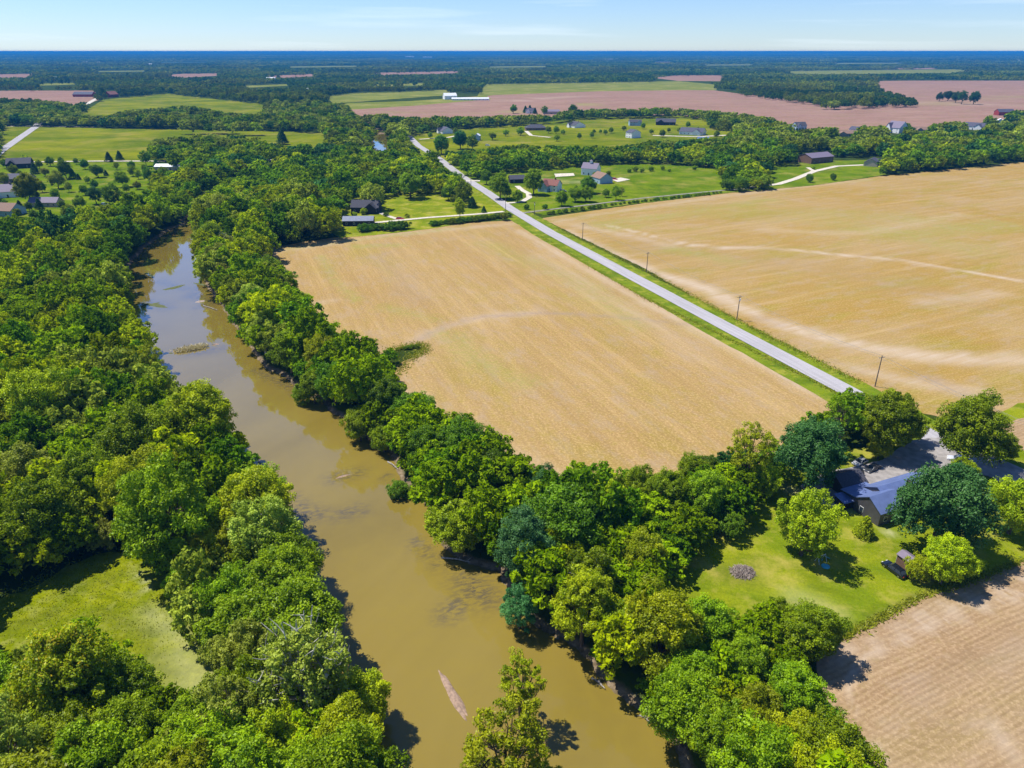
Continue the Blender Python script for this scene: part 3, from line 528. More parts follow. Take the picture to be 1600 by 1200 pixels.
# ------------------------------------------------------------------ where open ground is visible (pixels): nothing may cover it
OPEN = {
 'river': [(1060, 1200), (1045, 1165), (1009, 1111), (976, 1087), (940, 1067), (925, 1052), (900, 1027), (845, 987), (830, 970), (805, 955), (785, 930), (778, 890), (700, 880), (672, 850), (650, 790), (625, 770), (600, 750), (605, 715), (593, 705), (560, 690), (537, 667), (493, 635), (460, 610), (433, 593), (400, 575), (378, 548), (355, 510), (335, 475), (310, 455), (304, 430), (300, 400), (303, 380), (302, 355), (285, 352), (265, 362), (262, 385), (238, 400), (215, 425), (202, 440), (203, 470), (210, 500), (228, 505), (250, 545), (245, 580), (270, 605), (300, 615), (340, 620), (375, 650), (392, 690), (395, 720), (440, 725), (460, 780), (465, 820), (490, 870), (510, 900), (510, 950), (525, 1000), (580, 1015), (625, 1050), (610, 1110), (605, 1200), (600, 1400), (1250, 1400)],
 'river2': [(584, 214), (606, 214), (608, 232), (586, 234)],
 'fa': [(412, 392), (480, 380), (560, 368), (640, 359), (740, 351), (800, 346), (840, 362), (1000, 455), (1160, 545), (1290, 615), (1300, 640), (1240, 668), (1225, 690), (1180, 690), (1125, 690), (1120, 710), (1080, 715), (1000, 735), (900, 725), (880, 740), (850, 730), (800, 700), (750, 670), (740, 655), (690, 640), (640, 600), (615, 590), (612, 565), (660, 545), (655, 538), (605, 543), (580, 525), (540, 520), (505, 500), (490, 475), (470, 460), (455, 430), (420, 410)],
 'fb': [(850, 341), (1000, 319), (1130, 303), (1270, 290), (1370, 276), (1600, 253), (1900, 225), (1900, 760), (1600, 760), (1440, 680), (1335, 600), (1000, 420), (870, 352)],
 'road': [(800, 345), (840, 362), (1290, 615), (1335, 602), (870, 352), (815, 330), (765, 297), (725, 272), (695, 246), (680, 246), (715, 277), (760, 307), (795, 332)],
 'road2': [(636, 213), (660, 214), (668, 238), (656, 240)],
 'lawn': [(1045, 905), (1070, 865), (1110, 840), (1160, 815), (1175, 795), (1190, 775), (1215, 740), (1300, 700), (1440, 640), (1900, 600), (1900, 780), (1600, 880), (1530, 905), (1440, 932), (1330, 990), (1300, 965), (1255, 955), (1240, 985), (1200, 950), (1180, 960), (1120, 955), (1080, 945)],
 'fc': [(1285, 1025), (1330, 990), (1440, 932), (1530, 905), (1600, 875), (1900, 770), (1900, 1500), (1450, 1400), (1368, 1200), (1340, 1150), (1300, 1090), (1305, 1060), (1280, 1045)],
 'clear': [(-60, 965), (0, 940), (50, 912), (95, 885), (150, 868), (215, 862), (240, 900), (262, 935), (272, 985), (305, 1010), (325, 1040), (322, 1075), (280, 1090), (240, 1060), (205, 1035), (190, 1020), (150, 985), (110, 955), (70, 995), (0, 1035), (-60, 1040)],
 'yard': [(590, 335), (598, 309), (640, 306), (682, 305), (700, 310), (712, 325), (735, 292), (792, 329), (745, 345), (670, 350), (585, 356), (530, 352), (530, 335), (560, 310)],
 'past': [(733, 282), (760, 276), (800, 270), (850, 266), (900, 262), (960, 257), (1030, 256), (1060, 258), (1120, 266), (1135, 285), (1135, 297), (1130, 304), (850, 342), (800, 320)],
 'past2': [(1205, 262), (1252, 255), (1290, 246), (1366, 246), (1373, 275), (1270, 291), (1210, 292), (1203, 280)],
 'subd': [(640, 211), (700, 203), (795, 198), (864, 193), (913, 187), (1060, 184), (1105, 190), (1110, 202), (1160, 208), (1150, 212), (1107, 214), (1015, 218), (968, 226), (928, 226), (789, 224), (780, 226), (745, 232), (700, 232), (690, 240), (655, 225)],
 'pinkh': [(545, 170), (650, 158), (773, 149), (937, 143), (1060, 141), (1115, 141), (1152, 142), (1155, 150), (1215, 158), (1282, 167), (1284, 172), (1440, 168), (1446, 162), (1425, 150), (1375, 137), (1372, 127), (1420, 126), (1900, 126), (1900, 165), (1580, 172), (1550, 182), (1530, 188), (1425, 193), (1330, 198), (1250, 199), (1235, 192), (1200, 182), (1150, 175), (1060, 168), (1040, 166), (960, 169), (900, 170), (850, 176), (750, 181), (700, 180), (620, 181), (590, 176), (560, 178)],
 'olive': [(761, 133), (1020, 129), (1060, 127), (1115, 133), (1115, 141), (1060, 141), (937, 142), (773, 149), (755, 152), (752, 140)],
 'pinkf': [(1020, 122), (1060, 119), (1130, 119), (1125, 127), (1060, 127)],
 'o1': [(515, 151), (560, 146), (640, 144), (700, 141), (697, 147), (640, 151), (540, 159), (510, 158)], 'o2': [(545, 165), (640, 160), (700, 156), (760, 152), (765, 154), (650, 163), (545, 169)],
 'o3': [(1220, 112), (1330, 110), (1520, 109), (1480, 113), (1260, 114.5)], 'o4': [(560, 133), (640, 131), (700, 130), (640, 133)],
 'meadow': [(0, 198), (57, 198), (150, 200), (300, 203), (420, 205), (508, 209), (500, 225), (440, 225), (412, 222), (400, 211), (340, 208), (245, 212), (232, 230), (228, 249), (150, 250), (0, 250)],
 'meadow2': [(118, 180), (150, 165), (160, 157), (230, 150), (265, 147), (300, 152), (360, 158), (415, 165), (400, 177), (350, 175), (300, 163), (240, 168), (200, 170), (170, 179)],
 'pinke': [(-50, 143), (145, 142), (150, 155), (115, 162), (60, 152), (-50, 152)], 'resid': [(-60, 256), (60, 256), (240, 253), (285, 258), (240, 265), (235, 285), (225, 300), (195, 305), (165, 322), (100, 332), (60, 342), (-60, 340)],
 'p1': [(246, 118), (280, 116), (338, 115), (340, 118), (300, 119)], 'p2': [(415, 119), (490, 116), (490, 118), (430, 120)], 'p3': [(580, 114), (716, 111.5), (714, 113.5), (600, 115.5)], 'p4': [(602, 91), (655, 89), (685, 90.5), (668, 92.6), (612, 92.6)], 'p5': [(690, 95), (735, 93.5), (736, 95.5), (700, 96.8)], 'p6': [(872, 92.5), (930, 91.5), (925, 93.3)], 'p7': [(1022, 95.6), (1052, 95.3), (1050, 96.7), (1022, 96.8)], 'p8': [(-50, 117.5), (55, 116), (40, 119), (-50, 121)],
 'p9': [(1385, 107), (1460, 106.4), (1455, 107.6)],
 'bld': [(1248, 238), (1298, 238), (1298, 252), (1248, 252)], 'bld2': [(1345, 243), (1377, 243), (1377, 262), (1345, 262)], 'gl': [(412, 247), (440, 247), (440, 252), (412, 252)], 'gl2': [(255, 256), (285, 256), (285, 264), (255, 264)],
 'barns': [(120, 143), (148, 143), (148, 152), (120, 152)], 'barn2': [(166, 143), (184, 143), (184, 153), (166, 153)],
 'hs1': [(1308, 200), (1335, 200), (1335, 213), (1308, 213)], 'hs2': [(1388, 193), (1412, 193), (1412, 209), (1388, 209)], 'hs3': [(1428, 196), (1450, 196), (1450, 205), (1428, 205)], 'hs4': [(1510, 189), (1536, 189), (1536, 202), (1510, 202)], 'hs5': [(1556, 186), (1566, 186), (1566, 195), (1556, 195)], 'hs6': [(1558, 172), (1577, 172), (1577, 180), (1558, 180)], 'hs7': [(1240, 192), (1256, 192), (1256, 204), (1240, 204)],
 'fh': [(820, 166), (870, 168), (870, 178), (820, 178)], 'wh': [(690, 144), (755, 148), (755, 158), (690, 158)],
}
for i, q in enumerate(OPEN2): OPEN['q%d' % i] = q
MAN = []   # (px, py, crown radius px, species, kind, options)
def T(px, py, r, sp, kd='broad', **o): MAN.append((px, py, r, sp, kd, o))
# farmyard lower right
T(1320, 642, 31, 'g', 'lofty', l='tall open-crowned tree with a bare leaning trunk beside the road end', hs=1.0)
T(1390, 655, 45, 'g', 'broad2', l='large heavy-crowned green tree behind the parked cars'); T(1425, 668, 26, 'g', 'broad1', l='rounded green tree between the heavy-crowned tree and the road')
T(1376, 698, 19, 'y', 'broad3', l='small yellow-green tree under the heavy-crowned tree by the parked cars')
T(1272, 706, 52, 'b', 'dome', hs=1.15, l='dark bluish conical maple at the left edge of the parking area'); T(1172, 708, 40, 'y', 'airy', l='loose yellow-green tree at the tan field corner left of the dark maple')
T(1195, 748, 26, 'y', 'broad4', l='small yellow-green tree between the loose field-corner tree and the dark maple'); T(1262, 818, 49, 'Y', 'broad1', l='bright lime-green tree standing alone on the lawn', hs=1.1)
T(1477, 790, 71, 'b', 'dome', hs=1.05, l='huge dark bluish maple right of the farmhouse roof'); T(1522, 672, 54, 'g', 'broad4', hs=1.0, l='broad spreading green tree between the road and the side field')
T(1570, 700, 22, 'g', 'broad0', l='smaller green tree at the right edge of the broad spreading tree'); T(1592, 788, 44, 'Y', 'broad5', hs=1.15, l='bright lime-green tree cut by the right edge of the picture')
T(1505, 738, 24, 'o', 'broad3', l='olive-brown tree behind the huge dark maple'); T(1482, 872, 37, 'y', 'broad2', l='bushy yellow-green tree in front of the huge dark maple')
T(1440, 888, 25, 'y', 'round', l='low yellow-green bush tree touching the black parked car'); T(1513, 884, 24, 'y', 'round', l='low yellow-green bush tree nearest the stubble field')
T(1352, 822, 17, 'y', 'conifer', l='small conical tree in front of the grey gable wall'); T(1340, 788, 8, 'y', 'shrub', l='small bright shrub behind the small conical tree'); T(1212, 962, 27, 'g', 'round', hs=1.3, l='green tree poking out of the wood into the lower lawn')
T(1282, 996, 27, 'g', 'shrub', l='wide green bush at the corner of lawn and stubble field'); T(1142, 820, 26, 'd', 'round', l='dark rounded tree at the upper left rim of the lawn')
T(1104, 775, 38, 'g', 'broad0'); T(1045, 770, 36, 'g', 'broad2'); T(1082, 735, 26, 'g', 'broad4'); T(1110, 735, 24, 'd', 'broad1'); T(998, 762, 34, 'g', 'broad1'); T(940, 770, 36, 'y', 'broad3'); T(905, 760, 30, 'g', 'broad5')
# right bank, near
T(848, 764, 32, 'b', 'broad6', l='dark bluish crown behind the teal riverside tree'); T(822, 850, 46, 't', 'tall', l='tall teal-green tree leaning over the right bank of the river'); T(812, 928, 32, 't', 'broad8', l='teal-green lower crown hanging over the water')
T(712, 810, 44, 'o', 'broad3', hs=.9, l='wide olive-toned tree on the promontory jutting into the river'); T(772, 738, 36, 'd', 'broad1'); T(725, 690, 36, 'd', 'broad4'); T(760, 790, 30, 'g', 'broad2'); T(665, 700, 34, 'd', 'broad0'); T(622, 748, 19, 'd', 'round', l='small dark bush tree hanging low over the river bend')
T(650, 640, 34, 'd', 'broad5'); T(605, 625, 33, 'd', 'broad2'); T(1000, 870, 42, 'Y', 'broad0', l='yellow-green tree at the left tip of the lawn'); T(918, 905, 48, 'g', 'pale', l='green tree with pale bare limbs showing beside the lawn tip'); T(960, 975, 44, 'g', 'broad3'); T(1035, 975, 44, 'y', 'broad1')
T(1130, 1150, 56, 'g', 'pale', l='green tree with white dead branches in the lower right wood'); T(1075, 1060, 46, 'g', 'broad4'); T(1160, 1035, 44, 'g', 'broad0'); T(1245, 1085, 46, 'g', 'broad2'); T(1240, 1165, 52, 'y', 'broad5'); T(1180, 1110, 46, 'o', 'broad1')
T(1315, 1190, 30, 'g', 'broad3'); T(1290, 1130, 30, 'd', 'broad4')
# bottom centre, standing clear over the water
T(815, 1035, 42, 'y', 'lofty', hs=1.0, l='slender yellow-green tree top rising over the river near the sandbar'); T(795, 1140, 74, 'y', 'airy', l='loose yellow-green tree below the slender one in mid-river view'); T(850, 1205, 42, 'g', 'broad0', l='green crown at the bottom edge right of the sandbar'); T(745, 1170, 30, 'y', 'airy', l='sparse pale crown just left of the loose mid-river tree')
# left wood, near
T(470, 1050, 78, 's', 'white', hs=1.05, l='big pale sycamore with bare white branches on the left bank'); T(108, 1058, 80, 'tip', 'broad2', l='large yellow-green tree with orange-tipped leaves by the clearing'); T(15, 1140, 72, 'tip', 'broad5', l='orange-tipped tree cut by the lower left corner')
T(400, 790, 58, 'y', 'broad0', l='large yellow-green tree over the river shadows on the left bank'); T(310, 655, 55, 'y', 'broad2', l='large rounded yellow-green tree projecting toward the middle of the river'); T(232, 565, 24, 'y', 'airy', l='sparse yellow tree leaning out over the water beside the gravel bar')
T(450, 870, 50, 'g', 'broad4'); T(345, 862, 54, 'y', 'broad3'); T(300, 905, 38, 'g', 'broad0'); T(280, 800, 52, 'g', 'broad1'); T(560, 1080, 52, 'y', 'broad0'); T(540, 1150, 60, 'y', 'broad4'); T(430, 1160, 60, 'y', 'broad1'); T(300, 1140, 60, 'g', 'broad3'); T(200, 1150, 60, 'g', 'broad0')
T(158, 836, 26, 's', 'broad5', l='pale grey-green tree at the upper rim of the clearing'); T(214, 848, 17, 'g', 'round', l='small green bush tree at the top corner of the clearing'); T(60, 420, 15, 's', 'broad0', l='small pale bluish-white tree in the far left wood')
# upper river
for a in [(345, 330, 24, 's', 'broad0'), (378, 352, 22, 'g'), (330, 372, 22, 'g'), (385, 395, 24, 'g'), (340, 408, 24, 's', 'pale'), (352, 382, 16, 's', 'white'), (420, 425, 24, 'g'), (450, 440, 15, 'd'), (365, 450, 22, 'g'), (395, 470, 26, 's', 'broad2'), (435, 480, 28, 'g'), (478, 502, 24, 'g'), (410, 515, 26, 's', 'pale'), (450, 540, 28, 'g'), (500, 552, 30, 'y'), (548, 552, 26, 'g'), (520, 592, 28, 'd'), (565, 598, 30, 'd'), (487, 590, 24, 'g'), (560, 650, 28, 'g'), (598, 672, 24, 'g'), (470, 600, 16, 'g'), (350, 430, 18, 's', 'airy')]: T(*a)
# single trees of the upper part
T(640, 287, 19, 'g', 'broad3', l='round-crowned tree alone on the yard lawn above the red car'); T(540, 310, 10, 'y', l='small yellow-green tree left of the dark-roofed house'); T(577, 303, 15, 'o', l='olive tree behind the dark-roofed house'); T(568, 330, 6, 'Y', 'round', l='small yellow shrub tree in front of the dark-roofed house'); T(553, 335, 5, 'Y', 'round', l='small yellow bush behind the metal-roofed barn')
T(636, 337, 4.5, 'y', 'shrub', l='small round bush beside the red car'); T(603, 335, 5, 'd', 'shrub', l='dark bush at the path end by the dark-roofed house'); T(718, 324, 9, 'y', 'tall', l='bright narrow tree at the driveway left of the road'); T(738, 316, 8, 'c', 'conifer', l='dark conifer at the yard lawn corner by the road'); T(756, 327, 5, 'c', 'conifer', l='little dark conifer by the driveway entrance'); T(724, 300, 14, 'g'); T(700, 300, 12, 'd'); T(712, 285, 14, 'd')
T(781, 288, 17, 'g', l='full green tree at the road in front of the farmyard'); T(760, 276, 10, 'd', l='dark tree at the road above the farmyard entrance'); T(792, 299, 8, 'g', l='narrow green tree below the full roadside tree'); T(809, 305, 9, 'g', l='green tree inside the curved driveway'); T(834, 282, 16, 'g', 'broad2', l='large green tree left of the red-roofed farmhouse'); T(919, 288, 13, 'd', l='dark tree in front of the grey barn gable')
T(878, 309, 10, 'g', l='leftmost of the three lane-side trees below the red-roofed farmhouse'); T(899, 302, 11, 'g', l='middle of the three lane-side trees below the grey barn'); T(916, 302, 11, 'g', l='rightmost of the three lane-side trees below the grey barn'); T(947, 301, 6, 'g', l='small lane-side tree right of the three'); T(963, 300, 8, 'g', l='rounded lane-side tree beyond the small one'); T(972, 298, 5, 's', 'airy'); T(823, 323, 5, 'd', 'round', l='small dark bush tree near the lane mouth'); T(852, 323, 5, 'd', 'round')
for a in [(983, 266, 4), (993, 264, 5), (1003, 266, 4), (1017, 263, 5), (1035, 262, 4), (1046, 266, 3), (1085, 262, 4), (930, 272, 4), (951, 270, 4)]: T(*a, 'g', 'round')
T(1265, 278, 6, 'd', 'round', hs=1.3, l='little dark tree below the paddock driveway'); T(1302, 276, 5, 'd', 'round', hs=1.3, l='tiny dark tree in the paddock right of the driveway'); T(1271, 262, 3, 'g', 'round'); T(440, 213, 10, 'b', 'conifer', hs=1.1, l='lone dark bluish conifer in the upper left meadow')
for a in [(1483, 147, 9), (1495, 151, 7), (1505, 151, 7), (1524, 150, 9), (1469, 151, 6)]: T(*a, 'c')
for a in [(813, 205, 6), (857, 202, 5), (869, 202, 5), (955, 203, 4), (928, 205, 3), (938, 205, 3), (689, 224, 12, 'd'), (719, 217, 12, 'b'), (738, 222, 9, 'd'), (1157, 205, 4), (1018, 205, 4), (925, 210, 4), (946, 206, 4), (880, 206, 4), (905, 212, 4), (1035, 208, 5), (1062, 203, 4), (975, 200, 4), (1075, 194, 4), (1120, 209, 5), (1140, 212, 5), (790, 207, 5), (770, 212, 6), (870, 215, 5), (1005, 196, 4), (1045, 203, 3), (655, 204, 5), (672, 211, 4), (712, 205, 5), (1190, 203, 5), (1215, 200, 5), (1290, 203, 5), (1350, 202, 6), (1375, 201, 6), (1418, 198, 6), (1460, 198, 6), (1485, 196, 6), (1545, 188, 7), (828, 170, 5, 'c', 'conifer'), (821, 171, 5, 'c', 'conifer'), (802, 170, 6, 'd'), (836, 173, 4, 'c', 'conifer'), (851, 172, 5, 'd'), (895, 170, 7, 'd')]: T(*a[:3], *(a[3:] or ('g',)))
for a in [(169, 245, 8, 'c', 'conifer'), (186, 243, 8, 'c', 'conifer'), (226, 246, 10, 'd'), (244, 256, 8, 'b', 'conifer'), (77, 252, 8, 'd'), (131, 256, 8, 'd'), (151, 266, 12, 'd'), (88, 280, 15, 's', 'broad1'), (42, 292, 24, 'o', 'broad2'), (113, 271, 8, 'd', 'conifer'), (100, 263, 14, 'd'), (206, 266, 9, 'g'), (231, 272, 11, 'd'), (190, 278, 14, 'g'), (214, 289, 7, 'o'), (147, 287, 8, 'd'), (147, 303, 13, 'b'), (176, 305, 17, 'd'), (123, 316, 12, 'g'), (108, 332, 14, 'g'), (131, 296, 9, 'd'), (53, 263, 9, 'c', 'conifer'), (20, 265, 9, 'g'), (8, 255, 7, 'd'), (38, 250, 9, 'y'), (5, 278, 10, 'y'), (60, 318, 9, 'c', 'conifer'), (30, 320, 8, 'c', 'conifer'), (44, 322, 7, 'd'), (122, 276, 5, 'c', 'conifer'), (165, 270, 5, 'c', 'conifer'), (255, 270, 12, 'g'), (70, 268, 8, 's'), (2, 318, 9, 'd'), (26, 332, 8, 'g'), (52, 336, 9, 'd'), (85, 302, 9, 'g'), (64, 292, 8, 'd'), (17, 292, 7, 'c'), (96, 320, 7, 'd'), (141, 330, 10, 'g'), (60, 256, 7, 'g'), (95, 251, 6, 'd'), (118, 251, 5, 'g'), (205, 257, 7, 'd'), (30, 272, 6, 'g'), (181, 258, 6, 'y'), (215, 271, 7, 'y'), (162, 300, 8, 'd'), (196, 293, 7, 'g'), (106, 291, 7, 's'), (136, 280, 6, 'y'), (240, 283, 9, 'd'), (225, 262, 6, 'g')]: T(a[0], a[1], a[2] * .84, *a[3:])
for i in range(9): T(1222 + i * 4.6, 203, 3.2, 'c', 'conifer')

def solve(px, py, r, kd, hs=1.0):
    k = KINDS[kd]; R = 6.0
    for _ in range(12): X, Y = W(px, py, k['mid'] * R * hs); R = r / ppm(X, Y, k['mid'] * R * hs)
    return X, Y, R
trees = []   # dicts
for px, py, r, sp, kd, o in MAN:
    if kd == 'broad': kd = 'broad%d' % random.randrange(10)
    hs = o.get('hs', 1.0); X, Y, R = solve(px, py, r, kd, hs)
    if Y > 900: R = min(R, 9.5)
    if kd not in ('shrub', 'round') and sdist(np.array([X]), np.array([Y]))[0] < 0 and py < 1000: pass
    trees.append(dict(X=X, Y=Y, R=R, hs=hs, sp=sp, kd=kd, l=o.get('l'), px=px, py=py, man=True))

def ORD_(n): return [['leftmost', 'rightmost'][i] if n == 2 else ('leftmost' if i == 0 else 'rightmost' if i == n - 1 else 'second third fourth fifth sixth seventh eighth ninth tenth eleventh'.split()[i - 1] + ' from left') for i in range(n)]
# hedges and roadside bushes, each its own shrub
def row(p0, p1, n, r, sp, label, grp, j=1.5, kd='shrub'):
    for i in range(n):
        t_ = (i + .5) / n; px = p0[0] + (p1[0] - p0[0]) * t_ + random.uniform(-j, j); py = p0[1] + (p1[1] - p0[1]) * t_ + random.uniform(-.4, .4)
        rr = r * random.uniform(.7, 1.25); lb = label + ', ' + ORD_(n)[i] if n <= 12 else label; X, Y, R = solve(px, py, rr, kd); trees.append(dict(X=X, Y=Y, R=R, hs=1.0, sp=random.choice(sp), kd=kd, l=lb, px=px, py=py, man=True, g=grp, shrub=True))
row((672, 350), (797, 336), 24, 6.0, 'dg', 'dark green shrub in the clipped hedge between driveway and tan field, left of the road', 'hedge shrubs left of the road')
row((560, 357), (636, 352), 12, 8.5, 'dd', 'dense dark shrub below the metal-roofed barn at the field edge', 'shrubs below the metal-roofed barn')
row((852, 334), (960, 319), 12, 4.0, 'dg', 'small dark shrub between farm lane and golden field, near the junction', 'shrubs along the farm lane')
row((960, 319), (1130, 300), 26, 3.4, 'dg', 'small dark shrub between farm lane and golden field, toward the tree clump', 'shrubs along the farm lane')
row((1128, 288), (1200, 284), 6, 12, 'dg', 'rounded dark green tree in the clump at the farm lane end', 'trees of the lane-end clump', kd='round', j=2)
row((605, 547), (655, 541), 9, 4.5, 'gy', 'low green bush in the grassy notch of the tan field', 'bushes in the field notch', j=2)
row((1310, 985), (1330, 975), 2, 9, 'g', 'low green bush on the lawn and stubble border', 'bushes on the lawn border')

# ------------------------------------------------------------------ fill the woods
def clear_of_open(X, Y, R, H):
    P = []
    for dx, z in ((0, 0), (0, H * .55), (0, H * .97), (-.7, H * .6), (.7, H * .6), (-.45, H * .85), (.45, H * .85), (-.55, H * .35), (.55, H * .35)):
        x, y = proj(np.stack([X + dx * R, Y, np.broadcast_to(z, X.shape)], -1)); P.append((x, y))
    ok = np.ones(X.shape, bool)
    for name, poly in OPEN.items():
        a = np.array(poly); x0, y0 = a.min(0); x1, y1 = a.max(0)
        for x, y in P:
            m = ok & (x >= x0) & (x <= x1) & (y >= y0) & (y <= y1)
            if m.any():
                i = np.where(m)[0]; ok[i[inpoly(x[i], y[i], poly)]] = False
    return ok
manX = np.array([t['X'] for t in trees]); manY = np.array([t['Y'] for t in trees]); manR = np.array([t['R'] for t in trees])
placed = {}
def near_ok(x, y, r, f):
    cx, cy = int(x // 12), int(y // 12)
    for a in range(cx - 1, cx + 2):
        for b in range(cy - 1, cy + 2):
            for (u, v, q) in placed.get((a, b), ()):
                if (u - x) ** 2 + (v - y) ** 2 < (f * (q + r)) ** 2: return False
    return True
def put(x, y, r): placed.setdefault((int(x // 12), int(y // 12)), []).append((x, y, r))
for t_ in trees: put(t_['X'], t_['Y'], min(t_['R'], 9))
def species(X, Y, px, py, r):
    n = vnoise(X, Y, 38, 5) * .6 + r * .5
    if py > 760 and px < 600: w = 'yyyggggso'
    elif px > 860 and py > 850: w = 'ggggyygdo'
    elif px > 440 and py > 470: w = 'dddgggdgb'
    elif py > 380 and px < 300: w = 'gygygdsyg'
    elif py > 300 and px > 300: w = 'gggysdgyg'
    elif 265 < px < 450 and py < 165: w = 'sossosdso'
    elif py > 230: w = 'gdbdyggdd'
    else: w = 'dbygssdogd'
    return w[int(min(.999, max(0, n)) * len(w))]
fill = []
def try_fill(cx, cy, Rs, f, hs):
    H = Rs * 2.25 * hs
    ok = clear_of_open(cx, cy, Rs, H)
    m = (cx > -420) & (cy < 1250); d = np.full(cx.shape, 50.0); d[m] = sdist(cx[m], cy[m]); ok &= d > 0.4
    px, py = proj(np.stack([cx, cy, H * .6], -1)); ok &= (px > -140) & (px < 1740)
    lz = (px > 985) & (px < 1215) & (py > 700) & (py < 905); Rs = np.where(lz, np.minimum(Rs, 4.4), Rs); hs = np.where(lz, hs * .82, hs)
    for i in np.where(ok)[0]:
        if near_ok(cx[i], cy[i], Rs[i], f): put(cx[i], cy[i], Rs[i]); fill.append((cx[i], cy[i], Rs[i], hs[i], px[i], py[i]))
for (y0, y1, n, r0, r1, f) in ((40, 420, 30000, 5.2, 8.2, .53), (40, 420, 30000, 3.2, 5.0, .50), (420, 760, 24000, 5.0, 8.0, .56), (760, 1300, 34000, 5.5, 9.0, .58)):
    cy = RNG.uniform(y0, y1, n); cx = RNG.uniform(-1, 1, n) * (cy * .82 + 25); Rs = RNG.uniform(r0, r1, n); hs = RNG.uniform(.85, 1.2, n)
    if y0 > 400: hs *= .82
    try_fill(cx, cy, Rs, f, hs)
# a second pass of small trees closes the edges beside fields and water
cy = RNG.uniform(45, 700, 14000); cx = RNG.uniform(-1, 1, 14000) * (cy * .8 + 20); try_fill(cx, cy, RNG.uniform(2.2, 3.6, 14000), .6, RNG.uniform(.8, 1.2, 14000))
cy = RNG.uniform(50, 420, 60000); cx = RNG.uniform(-200, 70, 60000); sd_ = sdist(cx, cy); k_ = (sd_ > .2) & (sd_ < 7); try_fill(cx[k_], cy[k_], RNG.uniform(1.3, 2.6, k_.sum()), .5, RNG.uniform(.8, 1.1, k_.sum()))
broad = ['broad%d' % i for i in range(10)]
for (x, y, r, hs, px, py) in fill:
    sp = species(x, y, px, py, random.random()); kd = random.choice(broad)
    if sp == 's': kd = random.choice(['pale', 'airy', 'broad1'])
    if r < 4: kd = random.choice(['round', 'broad0', 'round'])
    if random.random() < .07: kd = 'airy'
    trees.append(dict(X=x, Y=y, R=r, hs=hs, sp=sp, kd=kd, l=None, px=px, py=py, man=False))
for t_ in trees: t_['app'] = t_['R'] * ppm(t_['X'], t_['Y'])
vis = lambda t_: -40 < t_['px'] < 1640 and t_['py'] - t_['app'] < 1215
# nearest / largest as objects, the rest merge into the woods
cand = [t_ for t_ in trees if t_['man'] and not t_.get('shrub') and t_['kd'] != 'shrub' and vis(t_)]
rest = sorted([t_ for t_ in trees if not t_['man'] and vis(t_)], key=lambda a: -a['app'])
NOBJ = 286; sel = cand + rest[:max(0, NOBJ - len(cand))]; selid = {id(a) for a in sel}
shr = [t_ for t_ in trees if (t_.get('shrub') or t_['kd'] == 'shrub') and vis(t_)]
for a in shr: selid.add(id(a))
print('TREES manual', len(cand), 'fill', len(fill), 'shrubs', len(shr))

def zone(px, py):
    if py > 1000 and px < 240: return 'in the lower left corner wood'
    if py > 880 and px < 420: return 'between the clearing and the river'
    if py > 880 and px < 700: return 'on the left bank below the river shadows'
    if px < 420 and py > 740: return 'above the clearing' if px < 240 else 'between clearing top and left bank'
    if px < 420 and py > 640: return 'at the picture edge above the clearing' if px < 130 else ('level with the river bend' if px < 270 else 'on the left bank at the river bend')
    if px < 300 and py > 540: return 'at the picture edge, level with the gravel bar' if px < 120 else 'in the left wood next to the gravel bar'
    if px < 300 and py > 450: return 'at the picture edge, level with the algae mats' if px < 110 else 'on the left bank beside the algae mats'
    if px < 300 and py > 380: return 'in the left wood where the river narrows'
    if px < 340 and py > 320: return 'in the far left wood below the houses' if px < 150 else 'at the far left end of the river'
    if px < 520 and py < 400: return 'right of the far river end' if px < 420 else 'at the far left corner of the tan field'
    if px < 860 and py < 330: return 'in the wood behind the dark-roofed house' if px < 700 else 'beside the county road above the junction'
    if px < 480 and py < 520: return 'across the river from the algae mats'
    if px < 620 and py < 660: return 'on the right bank beside the field notch'
    if px < 800 and py < 800: return 'on the right bank below the field notch'
    if px < 900 and py < 900: return 'on the right bank around the promontory'
    if px < 1160 and py < 860: return 'between the tan field and the lawn'
    if py < 960: return 'between the river and the lawn tip'
    if py < 1080: return 'between the river and the lower lawn'
    return 'in the lower right riverside wood' if px < 1150 else 'beside the lower stubble field'
ORD = {2: ['left one', 'right one'], 3: ['leftmost', 'middle one', 'rightmost'], 4: ['leftmost', 'second from left', 'third from left', 'rightmost'], 5: ['leftmost', 'second from left', 'middle one', 'fourth from left', 'rightmost'], 6: ['leftmost', 'second from left', 'third from left', 'third from right', 'second from right', 'rightmost']}
SIZE = lambda r: 'large' if r > 7 else ('mid-sized' if r > 5 else 'small')
FORM = {'lofty': 'high open crown', 'airy': 'loose crown', 'pale': 'pale limbs showing', 'white': 'crown full of bare white branches', 'tall': 'tall narrow crown', 'dome': 'dense domed crown', 'conifer': 'pointed crown', 'round': 'low rounded crown', 'shrub': 'low bushy crown'}
src = {}
